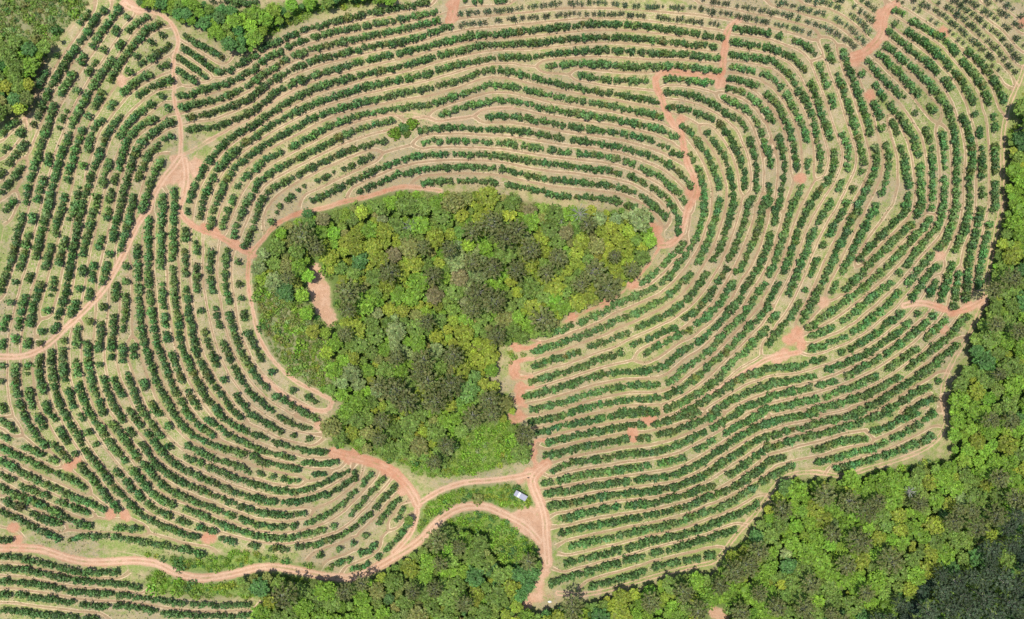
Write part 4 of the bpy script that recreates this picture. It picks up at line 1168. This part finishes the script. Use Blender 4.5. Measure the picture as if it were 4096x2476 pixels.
zone_mix = {'central': 'yyyyommmgggp', 'right': 'ggggggymmmmdA', 'lower': 'gggmmmmydo', 'upper_left': 'gmmdyo', 'top': 'ddmgggg'}
blocked = np.array([(t_[0], t_[1], t_[2]) for t_ in trees])
def noise2(x, y, f, ph): return np.sin(x * f + ph) * np.cos(y * f * 1.3 - ph * 2) + .6 * np.sin(x * f * 2.3 - y * f * 1.7 + ph)
for zn, mixs in zone_mix.items():
    poly = WOODS[zn]; x0, y0 = np.maximum(poly.min(0), (-160, -120)); x1, y1 = np.minimum(poly.max(0), (4260, 2600))
    area = (x1 - x0) * (y1 - y0)
    for rad, tries in ((38, area / 800), (28, area / 420), (20, area / 240), (14, area / 160)):
        c = rng.uniform((x0, y0), (x1, y1), (int(tries), 2)); ok = inside(poly, c[:, 0], c[:, 1])
        for h_ in HOLES: ok &= ~inside(h_, c[:, 0], c[:, 1])
        for nm, sp in SHRUB.items(): ok &= ~inside(sp, c[:, 0], c[:, 1])
        for x, y in c[ok]:
            r = rad * rng.uniform(.8, 1.25)
            i_, j_ = int((x - gx[0]) / ST), int((y - gy[0]) / ST)
            if not (0 <= i_ < NX and 0 <= j_ < NY) or rg[j_, i_] < .75 * r or hole_near[j_, i_] > .05: continue
            if zn == 'top': r *= .72
            if np.min(np.hypot(blocked[:, 0] - x, blocked[:, 1] - y) - .66 * (blocked[:, 2] + r)) < 0: continue
            nv = (noise2(x, y, .006, len(mixs)) + 1.6) / 3.2
            i = int(np.clip(nv * len(mixs) + rng.normal(0, 2.2), 0, len(mixs) - 1)); k = mixs[i]
            if zn == 'right' and (x - 4096) / 900 + (y - 2476) / 600 > -.75 and rng.random() < .75: k = rng.choice(['A', 'A', 'd', 'D'])  # shade over the lower right corner, put into colour by picking darker trees
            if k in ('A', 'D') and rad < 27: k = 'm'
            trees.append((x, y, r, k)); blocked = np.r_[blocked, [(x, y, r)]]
def zone_of(x, y):
    for zn in ('central', 'right', 'lower', 'upper_left', 'top'):
        if inside(WOODS[zn], np.array([x]), np.array([y]))[0]: return zn
    return 'central' if 900 < x < 2700 else 'right'
COLORS['D'] = (.035, .065, .032); COLOR_WORDS['D'] = 'blackish'  # leaf green darkened to carry the lower right corner's shade
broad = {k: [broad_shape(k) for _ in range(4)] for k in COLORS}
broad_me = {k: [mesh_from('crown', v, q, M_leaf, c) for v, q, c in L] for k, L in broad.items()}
conif = [conifer_shape() for _ in range(4)] + [conifer_shape((.062, .092, .042)) for _ in range(2)]  # last two have the corner's shade painted into their foliage
conif_me = [(mesh_from('foliage', *a[:2], M_leaf, a[2]), mesh_from('branches', *b[:2], M_pale, b[2])) for a, b in conif]
unit_trunk = tube([(0, 0, -.06), (.01, .01, .5), (0, 0, 1.0)], (1.0, .8, .45), 6)
unit_trunk_me = mesh_from('trunk', *unit_trunk, M_bark, np.full((len(unit_trunk[0]), 3), .2))
PLACE = {'central': 'the central wood', 'right': 'the lower right forest', 'lower': 'the roadside wood', 'upper_left': 'the upper left wood', 'top': 'the top wood'}
big, rest = {'broad': [], 'conifer': []}, []
vis = lambda t_: -20 < t_[0] < 4116 and -20 < t_[1] < 2496
for t_ in trees:
    c = 'conifer' if t_[3] == 'A' else 'broad'
    (big[c] if vis(t_) else rest).append(t_)
for c in big:
    big[c].sort(key=lambda t_: -t_[2]); rest += big[c][298:]; big[c] = big[c][:298]
def part_words(zn, x, y):
    p = WOODS[zn]; lo, hi = np.maximum(p.min(0), 0), np.minimum(p.max(0), (4096, 2476)); u, v = (x - lo[0]) / (hi[0] - lo[0]), (y - lo[1]) / (hi[1] - lo[1])
    a = 'upper' if v < 1 / 3 else 'lower' if v > 2 / 3 else 'middle'; b = 'left' if u < 1 / 3 else 'right' if u > 2 / 3 else ''
    return (a + ' ' + b).strip() + ' part'
names = {}
for c, L in big.items():
    for t_ in L:
        zn = zone_of(t_[0], t_[1]); word = 'large ' + COLOR_WORDS[t_[3]] + ' tree' if c == 'broad' else 'tufted dark olive conifer'
        names.setdefault((word, part_words(zn, t_[0], t_[1]), PLACE[zn]), []).append((c, t_))
def place_tree(px, py, rpx, k):
    r = rpx * S
    if k == 'A': th, zs = 8.5 + .5 * r, .75 * r
    else: th, zs = 2.2 + .55 * r, .85 * r
    x, y, z = base_at(px, py, th + .45 * zs)
    return x, y, z, r, th, zs
for (word, part, pl), L in names.items():
    L.sort(key=lambda q: q[1][0])
    for i, (c, (px, py, rpx, k)) in enumerate(L):
        x, y, z, r, th, zs = place_tree(px, py, rpx, k)
        e = empty('conifer_tree' if c == 'conifer' else 'broadleaf_tree', (x, y, z), rng.uniform(0, 6.283))
        rank = '' if len(L) == 1 else f', {ordinal(i + 1)} from left'
        tag(e, f'{word}{rank}, in {part} of {pl}', 'conifer' if c == 'conifer' else 'tree', f'{"conifers" if c == "conifer" else "broadleaf trees"} in {pl}')
        t_o = link('trunk', unit_trunk_me, e); t_o.scale = (.05 * r + .06, .05 * r + .06, th + (.95 * zs if c == 'conifer' else .35 * zs))
        if c == 'conifer':
            dk = 4 + rng.integers(0, 2) if ((px - 4096) / 900 + (py - 2476) / 600 > -.75 and px > 3000) else rng.integers(0, 4)  # conifers in the shaded corner get the darkened copies
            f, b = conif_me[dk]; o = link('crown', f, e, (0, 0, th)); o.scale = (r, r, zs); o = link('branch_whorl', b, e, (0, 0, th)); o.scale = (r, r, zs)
        else:
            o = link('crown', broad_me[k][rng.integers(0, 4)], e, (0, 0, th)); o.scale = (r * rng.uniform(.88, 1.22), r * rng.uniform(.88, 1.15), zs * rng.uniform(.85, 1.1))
# the smaller trees between them
VV, QQ, CC, o_ = [], [], [], 0
for k in set(t_[3] for t_ in rest):
    for vi in range(4):
        g = [place_tree(*t_) for i, t_ in enumerate(rest) if t_[3] == k and i % 4 == vi]
        if not g: continue
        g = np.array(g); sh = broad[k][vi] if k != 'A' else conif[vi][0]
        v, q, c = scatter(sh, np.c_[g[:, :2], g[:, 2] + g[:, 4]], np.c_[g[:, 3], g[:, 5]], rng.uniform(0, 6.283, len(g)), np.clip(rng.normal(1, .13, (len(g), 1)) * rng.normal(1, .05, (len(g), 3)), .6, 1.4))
        VV.append(v); QQ.append(q + o_); CC.append(c); o_ += len(v)
        tr = (unit_trunk[0] * (.2, .2, 1), unit_trunk[1], np.full((len(unit_trunk[0]), 3), .14))
        v, q, c = scatter(tr, g[:, :3], np.c_[np.ones(len(g)), g[:, 4] + .3 * g[:, 5]], np.zeros(len(g)), np.ones((len(g), 3)))
        VV.append(v); QQ.append(q + o_); CC.append(c); o_ += len(v)
tag(link('woodland', mesh_from('woodland', np.concatenate(VV), np.concatenate(QQ), M_leaf, np.concatenate(CC))), 'smaller trees filling the woods between the large crowns', None, 'woodland', 'stuff')
print('forest trees', len(trees), 'single', {c: len(L) for c, L in big.items()}, 'mass', len(rest))
# low scrub and undergrowth
VV, QQ, CC, o_ = [], [], [], 0
bs = {k: [bush_shape(k) for _ in range(3)] for k in 'gmodypb'}
allsh = list(SHRUB.items())
for nm, poly in allsh + [(z + '_floor', WOODS[z]) for z in zone_mix]:
    x0, y0 = np.maximum(poly.min(0), (-160, -120)); x1, y1 = np.minimum(poly.max(0), (4260, 2600)); fl = nm.endswith('_floor')
    n = int((x1 - x0) * (y1 - y0) / ({'central': 105, 'upper_left': 120}.get(nm, 105) if not fl else 900)); c = rng.uniform((x0, y0), (x1, y1), (n, 2)); ok = inside(poly, c[:, 0], c[:, 1])
    for h_ in HOLES: ok &= ~inside(h_, c[:, 0], c[:, 1])
    ii = np.clip(((c[:, 0] - gx[0]) / ST).astype(int), 0, NX - 1); jj = np.clip(((c[:, 1] - gy[0]) / ST).astype(int), 0, NY - 1)
    ok &= rg[jj, ii] > 6
    c = c[ok]; mixs = {'strip': 'ggggmyd', 'verge': 'gggymd', 'upper_left': 'mmoopmpd', 'central': 'mmopooymg', 'gully': 'ggggmmpy', 'lower_mid': 'gggmd', 'lower_left': 'gggym'}.get(nm, 'gmmdy' if not fl else 'gmdm')
    kk_ = np.array(list(mixs))[np.clip(((noise2(c[:, 0], c[:, 1], .012, 3) + 1.6) / 3.2 * len(mixs) + rng.normal(0, 2.5, len(c))).astype(int), 0, len(mixs) - 1)]
    rs = rng.lognormal(math.log(.62 if not fl else 1.0), .45, len(c)).clip(.35, 2.2)
    for k in set(kk_):
        for vi in range(3):
            m_ = (kk_ == k) & (np.arange(len(c)) % 3 == vi)
            if not m_.any(): continue
            x, y, z = base_at(c[m_, 0], c[m_, 1], .5)
            v, q, cc = scatter(bs[k][vi], np.c_[x, y, z], np.c_[rs[m_], rs[m_] * .9], rng.uniform(0, 6.283, m_.sum()), np.clip(rng.normal(1, .16, (m_.sum(), 1)) * rng.normal(1, .05, (m_.sum(), 3)), .6, 1.5))
            VV.append(v); QQ.append(q + o_); CC.append(cc); o_ += len(v)
tag(link('shrubbery', mesh_from('shrubbery', np.concatenate(VV), np.concatenate(QQ), M_leaf, np.concatenate(CC))), 'low green scrub and undergrowth on banks and among the trees', None, 'scrub', 'stuff')
print('shrub quads', sum(map(len, QQ)))
# single bushes one can pick out
bush_me = {k: [mesh_from('foliage', v, q, M_leaf, c) for v, q, c in (bush_shape(k, 150), bush_shape(k, 150))] for k in 'gmdyo'}
stem_me = mesh_from('stem', *tube([(0, 0, -.1), (.02, 0, .25), (0, .03, .55)], (.07, .06, .03), 5), M_bark, np.full((15, 3), .2))
for tl, x, y, r, k, lab in (
    ('B', 1000, 960, 46, 'g', 'rounded green bush at the lower left of the clump among upper rows'),
    ('B', 1065, 925, 44, 'd', 'dark green bush in the middle of the clump among upper rows'),
    ('B', 1125, 890, 42, 'g', 'green bush at the upper right of the clump among upper rows'),
    ('B', 1085, 960, 32, 'm', 'small green bush at the foot of the clump among upper rows'),
    ('A', 405, 215, 42, 'd', 'dark green round bush highest in the upper left scrub'),
    ('A', 290, 205, 36, 'm', 'green bush left of the dark round bush in upper left scrub'),
    ('A', 255, 310, 48, 'o', 'wide olive bush in the middle of the upper left scrub'),
    ('A', 175, 348, 32, 'g', 'bright green bush beside the wide olive bush'),
    ('J', 1600, 625, 46, 'o', 'olive bush on the grassy strip beside the lower road bend'),
    ('J', 560, 85, 50, 'g', 'green bush by the road loop left of the central wood'),
    ('J', 1120, 775, 0, 'g', ''), ('J', 590, 242, 22, 'd', 'small dark bush on the bank above the red dirt road'),
    ('K', 1040, 1490, 0, 'g', '')):
    if not r: continue
    q = T(tl, x, y)[0]; rm = r / TS * S; bx, by, bz = base_at(q[0], q[1], .5 * rm)
    e = tag(empty('bush', (bx, by, bz), rng.uniform(0, 6.28), rm), lab, 'bush'); link('foliage', bush_me[k][rng.integers(0, 2)], e); link('stem', stem_me, e)
# bare grey trees
M_grey = bark_material('grey_bark', (.20, .19, .17), (.40, .38, .35))
def dead_tree(tl, x, y, r, lab, h):
    q = T(tl, x, y)[0]; rm = r / TS * S; bx, by, bz = base_at(q[0], q[1], h)
    e = tag(empty('bare_tree', (bx, by, bz), rng.uniform(0, 6.28)), lab, 'bare tree'); parts = []
    for k in range(13):
        a = 6.283 * k / 13 + rng.uniform(-.2, .2); L = rm * rng.uniform(.7, 1.1); d = np.array((math.cos(a), math.sin(a), rng.uniform(.3, 1.0)))
        m_ = np.array((0, 0, h * .7)) + d * L * .5; tip = m_ + (d + rng.normal(0, .25, 3)) * L * .5
        v, qd = tube([(0, 0, h * .66), m_, tip], (.11, .07, .03), 4); parts.append((v, qd, (1, 1, 1)))
        for j in range(4):
            s_ = m_ * (1 - j / 5) + tip * (j / 5); e_ = s_ + (d + rng.normal(0, .7, 3)) * L * .35
            v, qd = tube([s_, e_], (.045, .015), 3); parts.append((v, qd, (1, 1, 1)))
    J_ = join(parts); link('branches', mesh_from('branches', J_[0], J_[1], M_grey, J_[2]), e)
    v, qd = tube([(0, 0, -.3), (.05, .05, h * .4), (0, 0, h * .72)], (.28, .22, .15), 6); link('trunk', mesh_from('trunk', v, qd, M_grey, np.ones((len(v), 3))), e)
dead_tree('G', 490, 45, 70, 'bare pale grey tree on the upper right rim of the central wood', 8)
dead_tree('G', 350, 90, 35, 'small bare grey tree left of the larger bare tree', 7)
dead_tree('L', 1045, 580, 38, 'white bare branches of a dead tree in the lower right forest', 11)
dead_tree('F', 1110, 130, 45, 'bare grey twiggy tree in the upper middle of the central wood', 8.5)
dead_tree('J', 1380, 240, 50, 'bare grey tree at the lower end of the central wood', 9)
# ---------------------------------------------------------------- the small shed
def box(x0, x1, y0, y1, z0, z1):
    v = np.array([(x, y, z) for z in (z0, z1) for x, y in ((x0, y0), (x1, y0), (x1, y1), (x0, y1))], float)
    return v, np.array([[3, 2, 1, 0], [4, 5, 6, 7], [0, 1, 5, 4], [1, 2, 6, 5], [2, 3, 7, 6], [3, 0, 4, 7]])
tm = NT('weathered_boards'); nn = tm.noise(3.0, 4.0); M_board = tm.bsdf(tm.mix(nn, (.20, .15, .11), (.32, .27, .22)), .85, .2, nn, .01)
tm = NT('zinc_sheet'); nn = tm.noise(1.3, 4.0); M_zinc = tm.bsdf(tm.mix(nn, (.27, .27, .31), (.38, .38, .43)), .5, .4, nn, .004)
tm = NT('white_sheet'); nn = tm.noise(1.3, 4.0); M_white = tm.bsdf(tm.mix(nn, (.66, .66, .64), (.76, .76, .74)), .5, .4, nn, .004)
sx, sy, sz = base_at(*P('K 62,600')[0], 2.2)
shed = tag(empty('shed', (sx, sy, sz + .05), R(-29)), 'small grey tin-roofed shed with one white roof sheet beside the dirt road', 'shed')
LX, LY = 2.35, 1.05
def part(name, vq, mat, parent=shed): return link(name, mesh_from(name, vq[0], vq[1], mat), parent)
for nm, b in (('wall', (-LX + .12, LX - .12, LY - .22, LY - .15, -.3, 2.35)), ('wall', (-LX + .12, LX - .12, -LY + .15, -LY + .22, -.3, 2.02)), ('wall', (-LX + .12, -LX + .19, -LY + .22, LY - .22, -.3, 2.0)), ('wall', (LX - .19, LX - .12, -LY + .22, LY - .22, -.3, 2.0))):
    part(nm, box(*b), M_board)
dr = part('door', box(-.45, .45, LY - .149, LY - .10, 0, 1.95), M_bark); part('handle', box(.32, .37, LY - .099, LY - .06, .95, 1.07), M_zinc, dr)
part('step', box(-.6, .6, LY - .1, LY + .35, -.3, .12), M_board)
NS = 7
for k in range(NS):
    x0, x1 = -LX + 2 * LX * k / NS + .004, -LX + 2 * LX * (k + 1) / NS + .03; n = 17; xs = np.linspace(x0, x1, n); wv = .022 * np.sin(np.arange(n) * math.pi / 2) + .012 * (k % 2)
    v = [(x, y, 2.22 + .15 * (y / LY) + w + dz) for dz in (.0, .012) for y in (-LY, LY) for x, w in zip(xs, wv)]
    q = [[a * n * 2 + i, a * n * 2 + i + 1, a * n * 2 + n + i + 1, a * n * 2 + n + i] for a in (0, 1) for i in range(n - 1)]
    v = np.array(v); q = np.array(q); part('roof_sheet', (v, q), M_white if k == 2 else M_zinc)
for y in (-LY + .3, LY - .3): part('purlin', box(-LX + .05, LX - .05, y - .04, y + .04, 2.07 + .15 * y / LY, 2.15 + .15 * y / LY), M_board)
# stones on the bare ground
def stone(px, py, r, lab, mat):
    v = unit(rng.standard_normal((1, 3))); nb = 9; an = np.arange(nb) * 6.283 / nb
    rings = np.concatenate([np.c_[a * np.cos(an), a * np.sin(an), np.full(nb, z)] for a, z in ((.6, -.25), (1.0, .1), (.85, .45), (.35, .7), (.02, .74))]) * (1 + rng.normal(0, .09, (5 * nb, 1)))
    q = np.array([[i * nb + j, i * nb + (j + 1) % nb, (i + 1) * nb + (j + 1) % nb, (i + 1) * nb + j] for i in range(4) for j in range(nb)])
    x, y, z = base_at(np.float64(px), np.float64(py), 0.2)
    return tag(link('stone', mesh_from('stone', rings * r * (1.3, .8, .8), q, mat), None, (x, y, z)), lab, 'stone')
tm = NT('dark_stone'); nn = tm.noise(4.0); M_st = tm.bsdf(tm.mix(nn, (.06, .045, .04), (.14, .10, .08)), .9, .2, nn, .03)
tm = NT('pale_stone'); nn = tm.noise(4.0); M_ps = tm.bsdf(tm.mix(nn, (.6, .58, .55), (.78, .76, .73)), .9, .2, nn, .03)
stone(2114, 1911, .36, 'small dark stone on the dirt road junction above the shed', M_st)
stone(*P('K 272,1366')[0], .55, 'pale stone on the dry bank at the bottom of the orchard', M_ps)

print('triangles', sum(2 * len(o.data.polygons) for o in scene.objects if o.type == 'MESH') // 1000, 'k')
